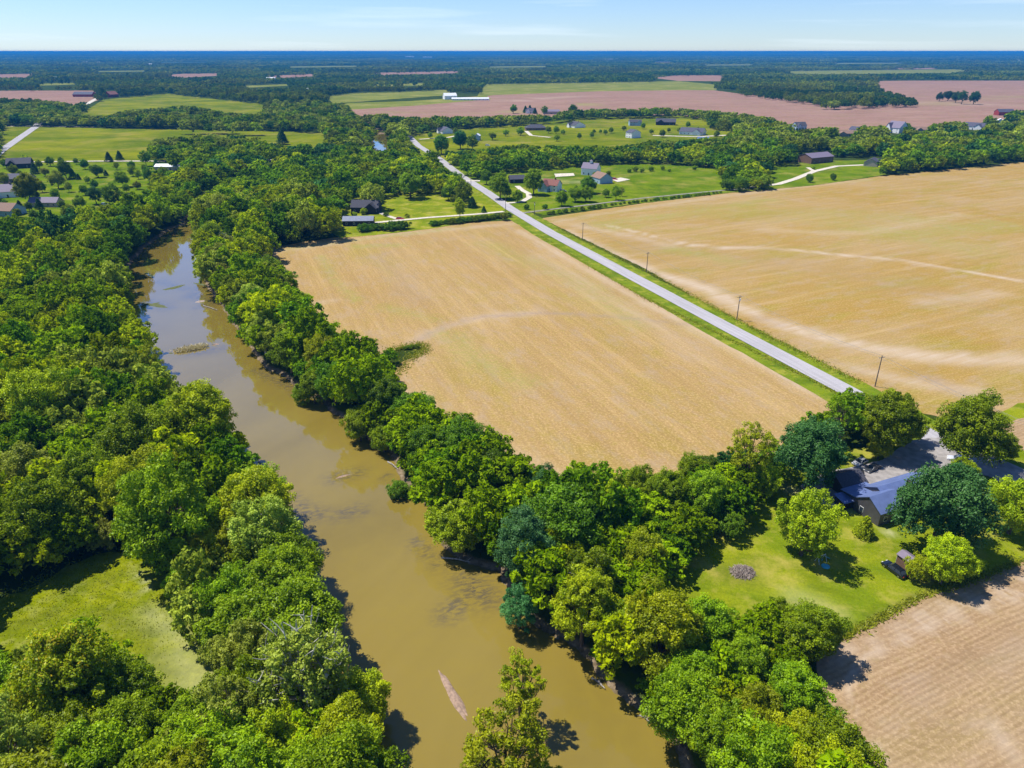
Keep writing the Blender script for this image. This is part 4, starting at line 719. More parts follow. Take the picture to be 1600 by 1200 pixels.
def add_tree(t_):
    k = KINDS[t_['kd']]; R = t_['R']; sp = t_['sp']; shrub = t_.get('shrub') or t_['kd'] == 'shrub'; con = t_['kd'] == 'conifer'
    name = 'shrub' if shrub else ('conifer' if con else 'broadleaf_tree'); z = float(gz(np.array([t_['X']]), np.array([t_['Y']]))[0]) if t_['Y'] < 1200 else 0
    root = empty(name, (t_['X'], t_['Y'], min(0, z) + (0 if z > -1 else .2)), random.uniform(0, 6.28)); s = (R, R * random.uniform(.92, 1.08), R * t_['hs']); root.scale = s
    c = bpy.data.objects.new('crown', k['crown']); COL.objects.link(c); c.parent = root; c.material_slots[0].link = 'OBJECT'; c.material_slots[0].material = LM[sp]
    if not (con and R < 3) : 
        tr = bpy.data.objects.new('trunk', k['trunk']); COL.objects.link(tr); tr.parent = root
    col = {'tip': 'yellow-green'}.get(sp) or SPNAME[sp]
    if t_['l']: lab = t_['l']; grp = t_.get('g')
    else:
        lab = t_['lab']; grp = None
    if False: lab = '%s %s tree with %s %s' % (SIZE(R), col, FORM.get(t_['kd'], ['wide crown', 'rounded crown', 'high crown', 'billowing crown'][int(t_['kd'][-1]) % 4] if t_['kd'][0] == 'b' else 'crown'), zone(t_['px'], t_['py'])); grp = None
    tag(root, lab, 'shrub' if shrub else ('conifer' if con else 'tree'), grp or ('trees ' + zone(t_['px'], t_['py'])))
bylab = {}
for t_ in trees:
    if id(t_) in selid and not t_['l']:
        col = {'tip': 'yellow-green'}.get(t_['sp']) or SPNAME[t_['sp']]; kd = t_['kd']
        t_['lab'] = '%s %s tree, %s, %s' % (SIZE(t_['R']), col.replace('dark bluish-green', 'bluish-green').replace('bright ', ''), FORM.get(kd) or ['wide crown', 'rounded crown', 'high crown', 'billowing crown'][int(kd[-1]) % 4], zone(t_['px'], t_['py'])); bylab.setdefault(t_['lab'], []).append(t_)
for lab, ts in bylab.items():
    ts.sort(key=lambda a: a['px'])
    if len(ts) > 1:
        names_ = ORD.get(len(ts)) or ['leftmost'] + [w + ' from left' for w in 'second third fourth fifth sixth seventh eighth ninth tenth eleventh twelfth'.split()][:len(ts) - 2] + ['rightmost']
        for a, o_ in zip(ts, names_): a['lab'] = lab + ', ' + o_
for t_ in trees:
    if id(t_) in selid: add_tree(t_)

# ------------------------------------------------------------------ woods beyond the individual trees: one mass
far_v, far_c = [], []
def bake(L_, x, y, z, R, hs, sp, var):
    tri, tone, mid = L_; a = random.uniform(0, 6.28); ca, sa = math.cos(a), math.sin(a); P = tri.copy(); X = P[..., 0] * ca - P[..., 1] * sa; Y = P[..., 0] * sa + P[..., 1] * ca
    P = np.stack([X * R + x, Y * R + y, P[..., 2] * R * hs + z], -1); d, l = np.array(SPEC[sp][0]), np.array(SPEC[sp][1])
    c = (d + (l - d) * tone[:, None]) * var; far_v.append(P.astype(np.float32)); far_c.append(np.concatenate([c, np.ones((len(c), 1))], 1).astype(np.float32))
for t_ in trees:
    if id(t_) in selid: continue
    a = t_['app']; sp = 'y' if t_['sp'] == 'tip' else t_['sp']
    L_ = random.choice(LOD1) if a > 17 else random.choice(LOD2)
    if t_['kd'] == 'conifer': L_ = LODC
    bake(L_, t_['X'], t_['Y'], 0, t_['R'], t_['hs'], sp, random.uniform(.60, 1.2) * (.9 if a < 12 else 1.08))
# beyond 1.3 km: belts of woodland, spacing grows with distance
def hill(x, y): return 38 * max(0.0, min(1, (y - 7000) / 9000)) * (float(vnoise(x, y, 4200, 31)) * .7 + float(vnoise(x, y, 1700, 32)) * .3)
d = 1290.0; nfar = 0
while d < 30000:
    stepx = max(8.5, d / 215); n = int(2 * d * .80 / stepx); xs = (np.arange(n) - n / 2 + RNG.uniform(-.4, .4, n)) * stepx; ys = d + RNG.uniform(-.5, .5, n) * d / 50
    q2 = 2.0 ** math.floor(math.log2(d / 1290)); Rs = stepx * RNG.uniform(.55, .85, n); Hs = np.clip(RNG.normal(14, 2.4, n), 8, 21) * (0.8 + .4 * vnoise(xs, ys, 600, 9))
    ok = clear_of_open(xs, ys, Rs * .6, Hs)
    if d < 6500: ok &= (vnoise(xs, ys, 210 * q2, 12) > .10) | (vnoise(xs, ys, 60 * q2, 13) > .45)
    for i in np.where(ok)[0]:
        v = .38 + .36 * vnoise(xs[i], ys[i], 120 * q2, 21); sp = 'dggdyogy'[int(vnoise(xs[i], ys[i], 170 * q2, 22) * 7.9)]
        L_ = random.choice(LOD3 if d > 1900 else LOD2); bake(L_, xs[i], ys[i], hill(xs[i], ys[i]) - 1, Rs[i], Hs[i] / Rs[i] / 2.1, sp, v * random.uniform(.85, 1.1)); nfar += 1
    d *= 1 + 1 / 50
V = np.concatenate(far_v); C = np.concatenate(far_c); print('WOODS tris', len(V), 'far', nfar)
wm = mesh_np('woods', V, {'leafcol': C}, 3)
t = NT('woods_leaves'); c = t.attr('leafcol', 'Color'); dd = t.n('BsdfDiffuse'); t.l(c, dd.inputs[0]); tt = t.n('BsdfTranslucent'); t.l(t.mix(1.0, c, (1, .95, .5), 'MULTIPLY'), tt.inputs[0])
m = t.n('MixShader'); m.inputs[0].default_value = .34; t.l(dd.outputs[0], m.inputs[1]); t.l(tt.outputs[0], m.inputs[2]); t.l(m.outputs[0], t.out.inputs[0]); wm.materials.append(t.m)
wo_ = bpy.data.objects.new('woods', wm); COL.objects.link(wo_); tag(wo_, 'continuous far woodland and tree belts reaching to the horizon', None, None, 'stuff')
# ------------------------------------------------------------------ buildings, vehicles, small things
M['white_wall'] = paint('white_siding', (0.85, 0.85, 0.84), 0.7, 0, .06); M['grey_wall'] = paint('grey_siding', (0.20, 0.185, 0.175), 0.8, 0, .1, 2)
M['brown_wall'] = paint('brown_boards', (0.17, 0.10, 0.065), 0.85, 0, .2, 3); M['red_wall'] = paint('red_boards', (0.26, 0.035, 0.03), 0.8, 0, .15); M['tan_wall'] = paint('tan_siding', (0.42, 0.36, 0.29), 0.8)
M['dark_wall'] = paint('dark_timber', (0.035, 0.03, 0.03), 0.85, 0, .2); M['blue_and_shaded_wall'] = paint('pale_blue_and_shaded_siding', (0.30, 0.42, 0.52), 0.7)  # pale blue paint, also used as painted shade on farmyard walls
M['dark_roof'] = paint('dark_shingles', (0.06, 0.06, 0.075), 0.85, 0, .25, 3); M['grey_roof'] = paint('grey_shingles', (0.07, 0.07, 0.10), 0.8, 0, .2, 3); M['lilac_roof'] = paint('lilac_grey_metal', (0.17, 0.14, 0.19), 0.7, 0, .1)
M['brown_roof'] = paint('brown_shingles', (0.22, 0.14, 0.10), 0.85, 0, .2, 3); M['red_roof'] = paint('red_brown_shingles', (0.22, 0.09, 0.07), 0.85, 0, .2, 3); M['white_metal'] = paint('white_metal', (0.75, 0.76, 0.78), 0.4, 0, .05)
M['slate_roof'] = paint('blue_grey_standing_seam', (0.12, 0.165, 0.33), 0.45, .1, .12, 0.8); M['trim'] = paint('dark_trim', (0.03, 0.03, 0.035), 0.6); M['wtrim'] = paint('white_trim', (0.7, 0.7, 0.68), 0.6)
M['glass'] = paint('window_glass', (0.03, 0.04, 0.055), 0.08, 0, .1, 1, .6); M['tyre'] = paint('rubber', (0.015, 0.015, 0.015), 0.8); M['chrome'] = paint('chrome', (0.5, 0.5, 0.52), 0.2, .9); M['wood'] = bark('weathered_wood', (0.12, 0.09, 0.07), (0.25, 0.2, 0.16))
M['stick'] = bark('grey_sticks', (0.16, 0.12, 0.10), (0.42, 0.35, 0.30)); M['lamp'] = paint('lamp_lens', (0.7, 0.7, 0.65), 0.15); M['teal'] = paint('teal_plastic', (0.06, 0.35, 0.42), 0.4); M['brick'] = paint('brown_brick', (0.20, 0.11, 0.08), 0.9, 0, .2, 4)
M['bar'] = paint('wet_brown_sand', (0.27, 0.185, 0.13), 0.8, 0, .35, 2.2); M['sand'] = paint('river_sand', (0.30, 0.22, 0.16), 0.95, 0, .25, 1.2); M['algae'] = paint('algae', (0.085, 0.10, 0.03), 0.9, 0, .3, 1)
def corr(name, col, freq=9.0):   # ribbed metal sheet: ribs as bump, troughs darker in the colour
    t = NT(name); o = t.n('TexCoord').outputs['Object']; w = t.n('TexWave'); t.l(o, w.inputs[0]); w.inputs['Scale'].default_value = freq; n = t.noise(o, .8, 3)
    c = t.mix(t.rng(n, .3, .7), tuple(v * .85 for v in col), tuple(v * 1.15 for v in col)); c = t.mix(t.rng(w.outputs['Fac'], .0, .25, .35, 0), c, tuple(v * .6 for v in col)); t.bsdf(c, .4, .3, .4, bump=w.outputs['Fac'], bstr=.4, bdist=.05); return t.m
M['seam'] = corr('dark_standing_seam', (0.15, 0.17, 0.23), .55); M['boards'] = corr('board_siding', (0.105, 0.098, 0.112), 1.4)
def gable(root, L, Wd, h, rh, wall, roof, ox=0, oy=0, rz=0, over=.35, nwin=3, door=True, chim=False, axis_x=True, wsz=(.9, 1.1), two=False, hip=0, names=('wall', 'roof')):
    """gabled block, ridge along local x"""
    x0, x1, y0, y1 = -L / 2, L / 2, -Wd / 2, Wd / 2
    tr = Matrix.Translation((ox, oy, 0)) @ Matrix.Rotation(rz, 4, 'Z')
    def put(mb, name, mats, parent):
        o = mb.build(name, mats); o.data.transform(tr); o.parent = parent; return o
    w = MB()
    if hip: w.box(x0, x1, y0, y1, -.1, h)
    else: w.prism([(y0, -.1), (y1, -.1), (y1, h), (0, h + rh), (y0, h)], x0, x1, 'x')
    wo2 = put(w, 'wall', M[wall], root)
    r = MB(); s = rh / (Wd / 2); e = over; t_ = .14
    for sg in (-1, 1):
        ye = sg * (Wd / 2 + e); ze = h - s * e
        hx0, hx1 = x0 - e + (hip and hip + e), x1 + e - (hip and hip + e)
        A = [(x0 - e, ye, ze + .03), (x1 + e, ye, ze + .03), (hx1, 0, h + rh + .03), (hx0, 0, h + rh + .03)]
        B = [(a, b, c + t_) for a, b, c in A]
        r.quadmesh(A + B, [(0, 1, 2, 3), (4, 5, 6, 7), (0, 1, 5, 4), (1, 2, 6, 5), (2, 3, 7, 6), (3, 0, 4, 7)])
    if hip:
        for sx in (-1, 1):
            xe = sx * (L / 2 + e); xr = sx * (L / 2 - hip)
            A = [(xe, -Wd / 2 - e, h - s * e + .03), (xe, Wd / 2 + e, h - s * e + .03), (xr, 0, h + rh + .03)]; B = [(a, b, c + t_) for a, b, c in A]
            r.quadmesh(A + B, [(0, 1, 2), (3, 4, 5), (0, 1, 4, 3), (1, 2, 5, 4), (2, 0, 3, 5)])
    ro = put(r, 'roof', M[roof], root)
    if chim:
        c = MB(); c.box(L * .2, L * .2 + .8, -.4, .4, h + rh * .5, h + rh + 1.0); c.box(L * .2 - .06, L * .2 + .86, -.46, .46, h + rh + 1.0, h + rh + 1.12); put(c, 'chimney', M['brick'], ro)
    for fl in range(2 if two else 1):
        for sg in (-1, 1):
            for i in range(nwin):
                x = x0 + L * (i + .5) / nwin; 
                if door and sg < 0 and i == nwin // 2 and fl == 0: continue
                zc = (1.5 if not two else 1.4 + fl * 2.6); f = MB(); a, b = wsz; y = sg * (Wd / 2)
                f.box(x - a / 2 - .08, x + a / 2 + .08, y - .04, y + .04, zc - b / 2 - .08, zc + b / 2 + .08); fo = put(f, 'window', M['wtrim'], root)
                g = MB(); g.box(x - a / 2, x + a / 2, y - .055, y + .055, zc - b / 2, zc + b / 2); put(g, 'pane', M['glass'], fo)
    if door:
        x = x0 + L * (nwin // 2 + .5) / max(1, nwin); g = MB(); g.box(x - .5, x + .5, -Wd / 2 - .05, -Wd / 2 + .03, 0, 2.05); do = put(g, 'door', M['trim'], root); k = MB(); k.box(x + .32, x + .40, -Wd / 2 - .11, -Wd / 2 - .05, .95, 1.1); put(k, 'handle', M['chrome'], do)
    return wo2, ro
def G(name, label, px, py, L, Wd, h, rh, yaw, wall, roof, cat='house', group=None, **k):
    x, y = W(px, py); root = empty(name, (x, y, 0), R_(yaw), label, cat, group); gable(root, L, Wd, h, rh, wall, roof, **k)
    if cat == 'house' and L >= 12 and not k.get('hip') and y < 1300: gable(root, Wd * .75, L * .36, h * .96, rh * .8, wall, roof, ox=L * random.choice((-.26, .26)), oy=-Wd * .28, rz=R_(90), nwin=2, door=False)
    return root
# far side and subdivision houses (local x = ridge direction)
G('house', 'white house with grey roof near the road, left of the dark trees', 697, 208, 13, 15, 3.2, 4, -62, 'white_wall', 'grey_roof', nwin=4)
G('shed', 'small pale blue shed beside the dark bluish tree', 746, 219, 7, 6, 5, 2, 80, 'blue_and_shaded_wall', 'white_metal', 'shed', nwin=2)
G('house', 'low dark brown hipped-roof house above the curved driveway', 837, 203, 26, 14, 3, 3.6, 8, 'brown_wall', 'dark_roof', nwin=5, hip=6)
G('house', 'white house with dark roof second in the subdivision row', 901, 199, 15, 17, 3.2, 4, -60, 'white_wall', 'dark_roof', nwin=5, chim=True)
G('house', 'blue-green roofed house behind the white two-storey house', 992, 196, 16, 11, 4.5, 3, 0, 'blue_and_shaded_wall', 'dark_roof', nwin=4, two=True)
G('house', 'white two-storey house standing on the open green', 989, 215, 11, 13, 6, 3, -60, 'white_wall', 'grey_roof', nwin=4, two=True)
G('house', 'large dark house at the far end of the subdivision green', 1040, 195, 26, 14, 4, 4, -12, 'dark_wall', 'dark_roof', nwin=5)
G('house', 'long white ranch house with wide grey roof beside the subdivision lane', 1082, 210, 28, 16, 3.6, 4, -30, 'white_wall', 'grey_roof', nwin=6, chim=True)
G('shed', 'blue-grey roofed shed half hidden by the tree belt top', 1098, 222, 12, 9, 3, 2.4, 0, 'blue_and_shaded_wall', 'slate_roof', 'shed', nwin=2); G('shed', 'grey roofed shed between the lane and the tree belt', 1158, 216, 10, 8, 2.8, 2, 0, 'white_wall', 'grey_roof', 'shed', nwin=2)
G('shed', 'small white outbuilding beside the subdivision tree row', 1176, 198, 10, 8, 3, 1.6, -55, 'white_wall', 'white_metal', 'shed', nwin=2)
G('house', 'blue-grey two-storey house at the pink field edge', 1248, 203, 14, 11, 5.5, 4, 10, 'blue_and_shaded_wall', 'dark_roof', two=True); G('house', 'low house with brownish grey roof among the treetops', 1320, 212, 24, 13, 3, 3, 0, 'tan_wall', 'brown_roof', nwin=4)
G('house', 'small white gabled house beside the brownish roof', 1335, 207, 10, 9, 4, 3, -60, 'white_wall', 'grey_roof', nwin=2); G('house', 'tall pale grey gabled house above the tree row', 1400, 207, 18, 17, 6, 7, -60, 'white_wall', 'lilac_roof', nwin=3, two=True)
G('house', 'brown roofed house right of the tall pale house', 1439, 206, 22, 12, 3, 3, 0, 'tan_wall', 'brown_roof'); G('house', 'white house with wide grey roof near the red barn', 1523, 202, 24, 16, 4, 4, -50, 'white_wall', 'grey_roof', nwin=5)
G('house', 'small bright white house below the red barn', 1561, 195, 12, 9, 5, 3, 60, 'white_wall', 'white_metal', nwin=2); G('barn', 'red barn with grey roof at the right edge trees', 1568, 180, 24, 13, 5, 4, 0, 'red_wall', 'grey_roof', 'barn', nwin=3)
G('barn', 'long brown pole barn with lilac metal roof behind the paddock', 1273, 253, 28, 16, 5, 3, 28, 'brown_wall', 'lilac_roof', 'barn', nwin=4); G('house', 'cream cottage with grey roof at the end of the pale driveway', 1362, 259, 13, 11, 3.4, 3.2, 55, 'tan_wall', 'grey_roof', nwin=3)
G('farmhouse', 'white farmhouse with a dark tree windbreak behind it, far left of the olive field', 703, 155, 26, 16, 7, 5, 20, 'white_wall', 'white_metal', 'house', nwin=3, two=True)
G('barn', 'long low white poultry shed beside the far white farmhouse', 735, 156.5, 75, 12, 3, 2, 3, 'white_wall', 'white_metal', 'barn', nwin=10)
G('house', 'small grey farmhouse among dark conifers at the pink field', 829, 177, 16, 11, 4, 4, 0, 'white_wall', 'grey_roof', nwin=3); G('barn', 'grey machine shed right of the small grey farmhouse', 861, 178, 26, 14, 4, 2.5, 0, 'tan_wall', 'lilac_roof', 'barn')
G('barn', 'red barn with grey roof in the far pink field', 133, 151, 42, 20, 5, 5, 0, 'red_wall', 'grey_roof', 'barn'); G('barn', 'dark red barn under the far woodland edge', 175, 152, 22, 16, 6, 6, 70, 'red_wall', 'red_roof', 'barn', nwin=2)
for a in ((138, 99, 'left of the pair of tiny white buildings in the far left woods'), (158, 99, 'right of the pair of tiny white buildings in the far left woods'), (233, 102.5, 'tiny white building alone in the far left woods'), (424, 126, 'far white farmhouse above the meadow woods, near the pale field strip'), (487, 145, 'far white farmhouse left of the green field strips'), (640, 90, 'largest far white warehouse in the horizon clearing'), (668, 90.5, 'far white warehouse right of the largest one'), (950, 94.5, 'far white building cluster piece at the centre horizon'), (1252, 92, 'tiny white far building in the right horizon woods'), (1590, 96, 'tiny white far building at the right edge of the horizon woods'), (85, 125, 'long low white far shed beside the pink field, left')):
    D = W(a[0], a[1])[1]; G('barn', a[2], a[0], a[1], D * .011, D * .006, 6 + D * .0006, 3, 0, 'white_wall', 'white_metal', 'barn' if 'house' not in a[2] else 'house', nwin=2, door=False)
# left residential
G('house', 'purple-grey roofed house cut by the left edge, level with the lawn trees', 8, 307, 22, 13, 4, 4, 25, 'white_wall', 'lilac_roof', nwin=4, chim=True); G('house', 'house with brown roof at the left edge below the purple-grey roof', 8, 335, 20, 12, 3.5, 3.5, -10, 'blue_and_shaded_wall', 'brown_roof')
G('garage', 'long low garage with lilac-brown roof among conifers at left', 73, 322, 18, 8, 3, 2.6, 0, 'tan_wall', 'lilac_roof', 'garage', nwin=5); G('house', 'dark roofed house behind the big pale lawn tree', 33, 262, 18, 12, 4, 4, 20, 'dark_wall', 'dark_roof'); G('house', 'grey roofed bungalow beyond the olive lawn tree', 28, 284, 22, 12, 3, 3, 0, 'tan_wall', 'grey_roof')
G('barn', 'long white metal shed under the copse by the far lane', 270, 265, 26, 9, 3, 1.6, 0, 'tan_wall', 'white_metal', 'barn')
# yard left of the county road
r = G('house', 'dark-roofed house with crossing gables behind the metal-roofed barn', 573, 331, 17, 9, 3.6, 3.6, -4, 'dark_wall', 'dark_roof', nwin=4, chim=True); gable(r, 9, 7, 3.4, 3.0, 'dark_wall', 'dark_roof', ox=4, oy=-2.5, rz=R_(90), nwin=2, door=False)
G('barn', 'long barn with pale blue-grey metal roof at the tan field edge', 561, 351, 17, 8, 3.0, 1.8, 3, 'dark_wall', 'seam', 'barn', nwin=4)
# farmyard beyond the junction
r = G('barn', 'white barn with purple-brown roof and cupola', 923, 273, 13, 9, 5.4, 3.8, -28, 'white_wall', 'lilac_roof', 'barn', nwin=3)
c_ = MB(); c_.box(-.9, .9, -.9, .9, 9.0, 10.8); co_ = c_.build('cupola', M['white_wall'], r); c_ = MB(); c_.quadmesh([(-1.2, -1.2, 10.8), (1.2, -1.2, 10.8), (1.2, 1.2, 10.8), (-1.2, 1.2, 10.8), (0, 0, 11.9)], [(0, 1, 4), (1, 2, 4), (2, 3, 4), (3, 0, 4), (0, 3, 2, 1)]); c_.build('cupola_roof', M['lilac_roof'], co_)
G('barn', 'grey metal barn with tan-brown roof facing its gable to the lane', 940, 285, 13, 11, 4.0, 3.4, -65, 'blue_and_shaded_wall', 'brown_roof', 'barn', nwin=2, door=False)  # bluish wall colour paints in the shade on grey metal
r = G('farmhouse', 'red-brown roofed farmhouse with white walls and painted blue shade', 862, 298, 12, 8, 4.6, 3.4, -30, 'white_wall', 'red_roof', 'house', nwin=3, two=True, chim=True); gable(r, 8, 7, 4.2, 3.2, 'blue_and_shaded_wall', 'red_roof', ox=-3.4, oy=-4, rz=R_(90), nwin=2, door=False)  # blue of the wing is shade on white siding, put into its colour
G('shed', 'dark outbuilding behind the full roadside tree', 808, 285, 12, 8, 3, 2.4, 10, 'dark_wall', 'dark_roof', 'shed', nwin=2)
# near farmhouse (world corners surveyed from the photo)
u = math.atan2(0.39, 0.92); hx, hy = 76.6, 121.9
def HL(a, b): return (a, b)
root = empty('farmhouse', (hx, hy, 0), u, 'grey farmhouse with blue-grey metal roofs between the two dark maples', 'house')
def block(L, Wd, h, rh, cx, cy, rz=0, **k): return gable(root, L, Wd, h, rh, 'boards', 'slate_roof', ox=cx, oy=cy, rz=rz, **k)
block(7.2, 6.6, 3.2, 2.1, 3.4, 3.3, nwin=2, door=False, over=.25)
block(14.5, 6.8, 2.9, 1.9, 12.3, 5.9, nwin=5, door=True, chim=False, over=.25)
b_ = MB(); b_.box(0.2, 7.0, 6.7, 10.4, -.1, 2.5); b_.build('side_wall', M['boards'], root)
b_ = MB(); b_.quadmesh([(-.1, 6.4, 3.05), (7.3, 6.4, 3.05), (7.3, 10.8, 2.6), (-.1, 10.8, 2.6), (-.1, 6.4, 3.2), (7.3, 6.4, 3.2), (7.3, 10.8, 2.75), (-.1, 10.8, 2.75)], [(0, 3, 2, 1), (4, 5, 6, 7), (0, 1, 5, 4), (1, 2, 6, 5), (2, 3, 7, 6), (3, 0, 4, 7)]); b_.build('lean_to_roof', M['slate_roof'], root)
b_ = MB(); b_.box(7.2, 9.9, .4, 3.0, -.1, 3.0); b_.box(7.05, 10.1, .2, 3.1, 3.0, 3.16); b_.build('flat_porch', M['brown_roof'], root)
b_ = MB(); b_.box(10.6, 11.4, 3.0, 3.8, 2.2, 6.2); b_.box(10.5, 11.5, 2.9, 3.9, 6.2, 6.35); b_.build('chimney', M['dark_wall'], root)
b_ = MB(); b_.tube([(4.6, 2.2, 3.6), (4.6, 2.2, 4.6)], [.09, .09], 8); b_.build('vent_pipe', M['trim'], root)
for zz_, yy in ((1.5, 4.6),):
    b_ = MB(); b_.box(-.26, -.15, yy - .5, yy + .5, zz_ - .6, zz_ + .6); f_ = b_.build('window', M['wtrim'], root); b_ = MB(); b_.box(-.29, -.14, yy - .42, yy + .42, zz_ - .52, zz_ + .52); b_.build('pane', M['glass'], f_)
x, y = W(1318, 762); r = empty('garage', (x, y, 0), R_(20), 'low dark-roofed garage in the shade of the dark maple', 'garage'); gable(r, 6.5, 5.6, 2.6, 1.5, 'dark_wall', 'dark_roof', nwin=2)
x, y = W(1324, 788); r = empty('storage_shed', (x, y, 0), R_(20), 'small blue-roofed lean-to shed between garage and gable wall', 'shed')
b_ = MB(); b_.box(-2.6, 2.6, -1.4, 1.4, -.05, 1.7); b_.build('wall', M['dark_wall'], r); b_ = MB(); b_.prism([(-1.7, 1.75), (1.7, 2.2), (1.7, 2.3), (-1.7, 1.85)], -2.8, 2.8, 'x'); b_.build('roof', M['slate_roof'], r); b_ = MB(); b_.box(-.5, .5, -1.45, -1.38, 0, 1.6); b_.build('door', M['trim'], r)
# brown lawn shed with an open dark front
p0 = Vector(W(1399, 880)); p1 = Vector(W(1417, 893)); an = math.atan2(p1.y - p0.y, p1.x - p0.x); r = empty('lawn_shed', (*p0, 0), an, 'small brown shed with lilac-grey roof behind the black parked car', 'shed')
b_ = MB(); b_.box(0, 3.6, 0, 2.3, 0, .12); b_.box(0, 3.6, 0, .08, .12, 2.1); b_.box(0, 3.6, 2.22, 2.3, .12, 2.1); b_.box(3.52, 3.6, .08, 2.22, .12, 2.1); b_.box(0, .08, 1.9, 2.22, .12, 2.1); b_.build('wall', M['brown_wall'], r)
b_ = MB(); b_.box(.02, .07, .08, 1.9, .12, 1.95); b_.build('door', M['trim'], r)  # dark panel standing in for the shade inside the open front
b_ = MB(); b_.prism([(-.2, 2.1), (1.15, 2.75), (2.5, 2.1), (2.5, 2.2), (1.15, 2.87), (-.2, 2.2)], -.2, 3.8, 'x'); b_.build('roof', M['lilac_roof'], r); b_ = MB(); b_.box(-.03, .0, -.04, .06, 0, 2.1); b_.box(-.03, 0, 2.2, 2.32, 0, 2.1); b_.build('corner_board', M['wtrim'], r)

def carmat(name, col):
    t = NT(name); x = t.bsdf(col, .3, .35, .5); x.inputs['Coat Weight'].default_value = .8; x.inputs['Coat Roughness'].default_value = .06; return t.m
M['car_black'] = carmat('black_car_paint', (0.012, 0.016, 0.024)); M['car_silver'] = carmat('silver_car_paint', (0.45, 0.46, 0.48)); M['car_red'] = carmat('red_car_paint', (0.5, 0.02, 0.02)); M['car_grey'] = carmat('dark_grey_paint', (0.06, 0.065, 0.075)); M['car_white'] = carmat('white_car_paint', (0.75, 0.75, 0.78))
def car(name, label, px, py, yaw, mat, L=4.6, Wd=1.8, suv=False, group=None, cat='car'):
    x, y = W(px, py); r = empty(name, (x, y, 0), yaw, label, cat, group); h = Wd / 2; H1 = .92 if not suv else 1.05; H2 = 1.42 if not suv else 1.72
    prof = [(-L / 2, .38), (-L / 2 + .06, .8), (-L / 2 + .25, H1), (L / 2 - .9, H1 - .05), (L / 2 - .18, .78), (L / 2, .55), (L / 2 - .04, .3), (L / 2 - .5, .22), (-L / 2 + .4, .22)]
    b = MB(); n = len(prof); rings = []
    for yy, s in ((-h, .9), (-h + .1, 1.0), (h - .1, 1.0), (h, .9)): rings.append([(a, yy, .55 + (z - .55) * s) for a, z in prof])
    vs = [p for R_g in rings for p in R_g]; fs = [tuple(range(n)), tuple(range(4 * n - 1, 3 * n - 1, -1))]
    for k in range(3): fs += [(k * n + i, (k + 1) * n + i, (k + 1) * n + (i + 1) % n, k * n + (i + 1) % n) for i in range(n)]
    b.quadmesh(vs, fs); body = b.build('body', mat, r)
    xb, xf = (-L / 2 + .35, L / 2 - 1.25) if not suv else (-L / 2 + .15, L / 2 - 1.35); tb, tf = (xb + .65, xf - .75) if not suv else (xb + .25, xf - .6)
    g = MB(); g.quadmesh([(xb, -h + .12, H1 - .04), (xf, -h + .12, H1 - .04), (xf, h - .12, H1 - .04), (xb, h - .12, H1 - .04), (tb, -h + .28, H2 - .04), (tf, -h + .28, H2 - .04), (tf, h - .28, H2 - .04), (tb, h - .28, H2 - .04)], [(0, 3, 2, 1), (4, 5, 6, 7), (0, 1, 5, 4), (1, 2, 6, 5), (2, 3, 7, 6), (3, 0, 4, 7)]); g.build('window_glass', M['glass'], r)
    g = MB(); g.box(tb - .05, tf + .05, -h + .26, h - .26, H2 - .03, H2 + .04, taper=.05); 
    for yy in (-1, 1):
        for xx, tx in ((xf, tf), (xb, tb), ((xb + xf) / 2, (tb + tf) / 2)): g.tube([(xx, yy * (h - .12), H1 - .03), (tx, yy * (h - .27), H2 - .01)], [.05, .05], 4)
    g.build('roof', mat, r)
    for xx in (-L / 2 + .85, L / 2 - .85):
        for yy in (-1, 1):
            w = MB(); w.tube([(xx, yy * (h - .2), .33), (xx, yy * (h + .02), .33)], [.33, .33], 14); wh = w.build('wheel', M['tyre'], r); w = MB(); w.tube([(xx, yy * (h + .021), .33), (xx, yy * (h + .035), .33)], [.2, .17], 10); w.build('rim', M['chrome'], wh)
    for yy in (-1, 1):
        w = MB(); w.box(L / 2 - .14, L / 2 - .01, yy * (h - .35) - .17, yy * (h - .35) + .17, .58, .74); w.build('headlight', M['lamp'], r); w = MB(); w.box(-L / 2 - .02, -L / 2 + .08, yy * (h - .32) - .16, yy * (h - .32) + .16, .62, .78); w.build('taillight', M['car_red'], r)
        w = MB(); w.box(xf - .35, xf - .18, yy * (h + .08) - .09, yy * (h + .08) + .09, H1 - .02, H1 + .14); w.build('mirror', mat, r)
    return r
def yawpx(a, b): p = Vector(W(*a)); q = Vector(W(*b)); return math.atan2(q.y - p.y, q.x - p.x)
car('parked_car', 'black sedan parked on the lawn beside the brown shed', 1397, 893, yawpx((1409, 902), (1385, 884)), M['car_black'], 5.0)
car('parked_car', 'black car with pale hood parked beside the lone trunk', 1362, 735, yawpx((1378, 727), (1348, 741)), M['car_grey'], 4.8)
car('parked_car', 'dark hatchback parked beside the dark-roofed garage', 1336, 746, yawpx((1349, 739), (1323, 752)), M['car_black'], 4.4, suv=True); car('parked_car', 'silver car half hidden behind the bare trunk', 1343, 725, yawpx((1350, 721), (1334, 729)), M['car_silver'], 4.2)
car('parked_car', 'white pickup-sized car in the shade of the broad spreading tree', 1497, 722, 2.6, M['car_white'], 5.0, suv=True)
car('parked_car', 'red car on the driveway right of the dark-roofed house', 625, 343, R_(5), M['car_red'], 4.8)
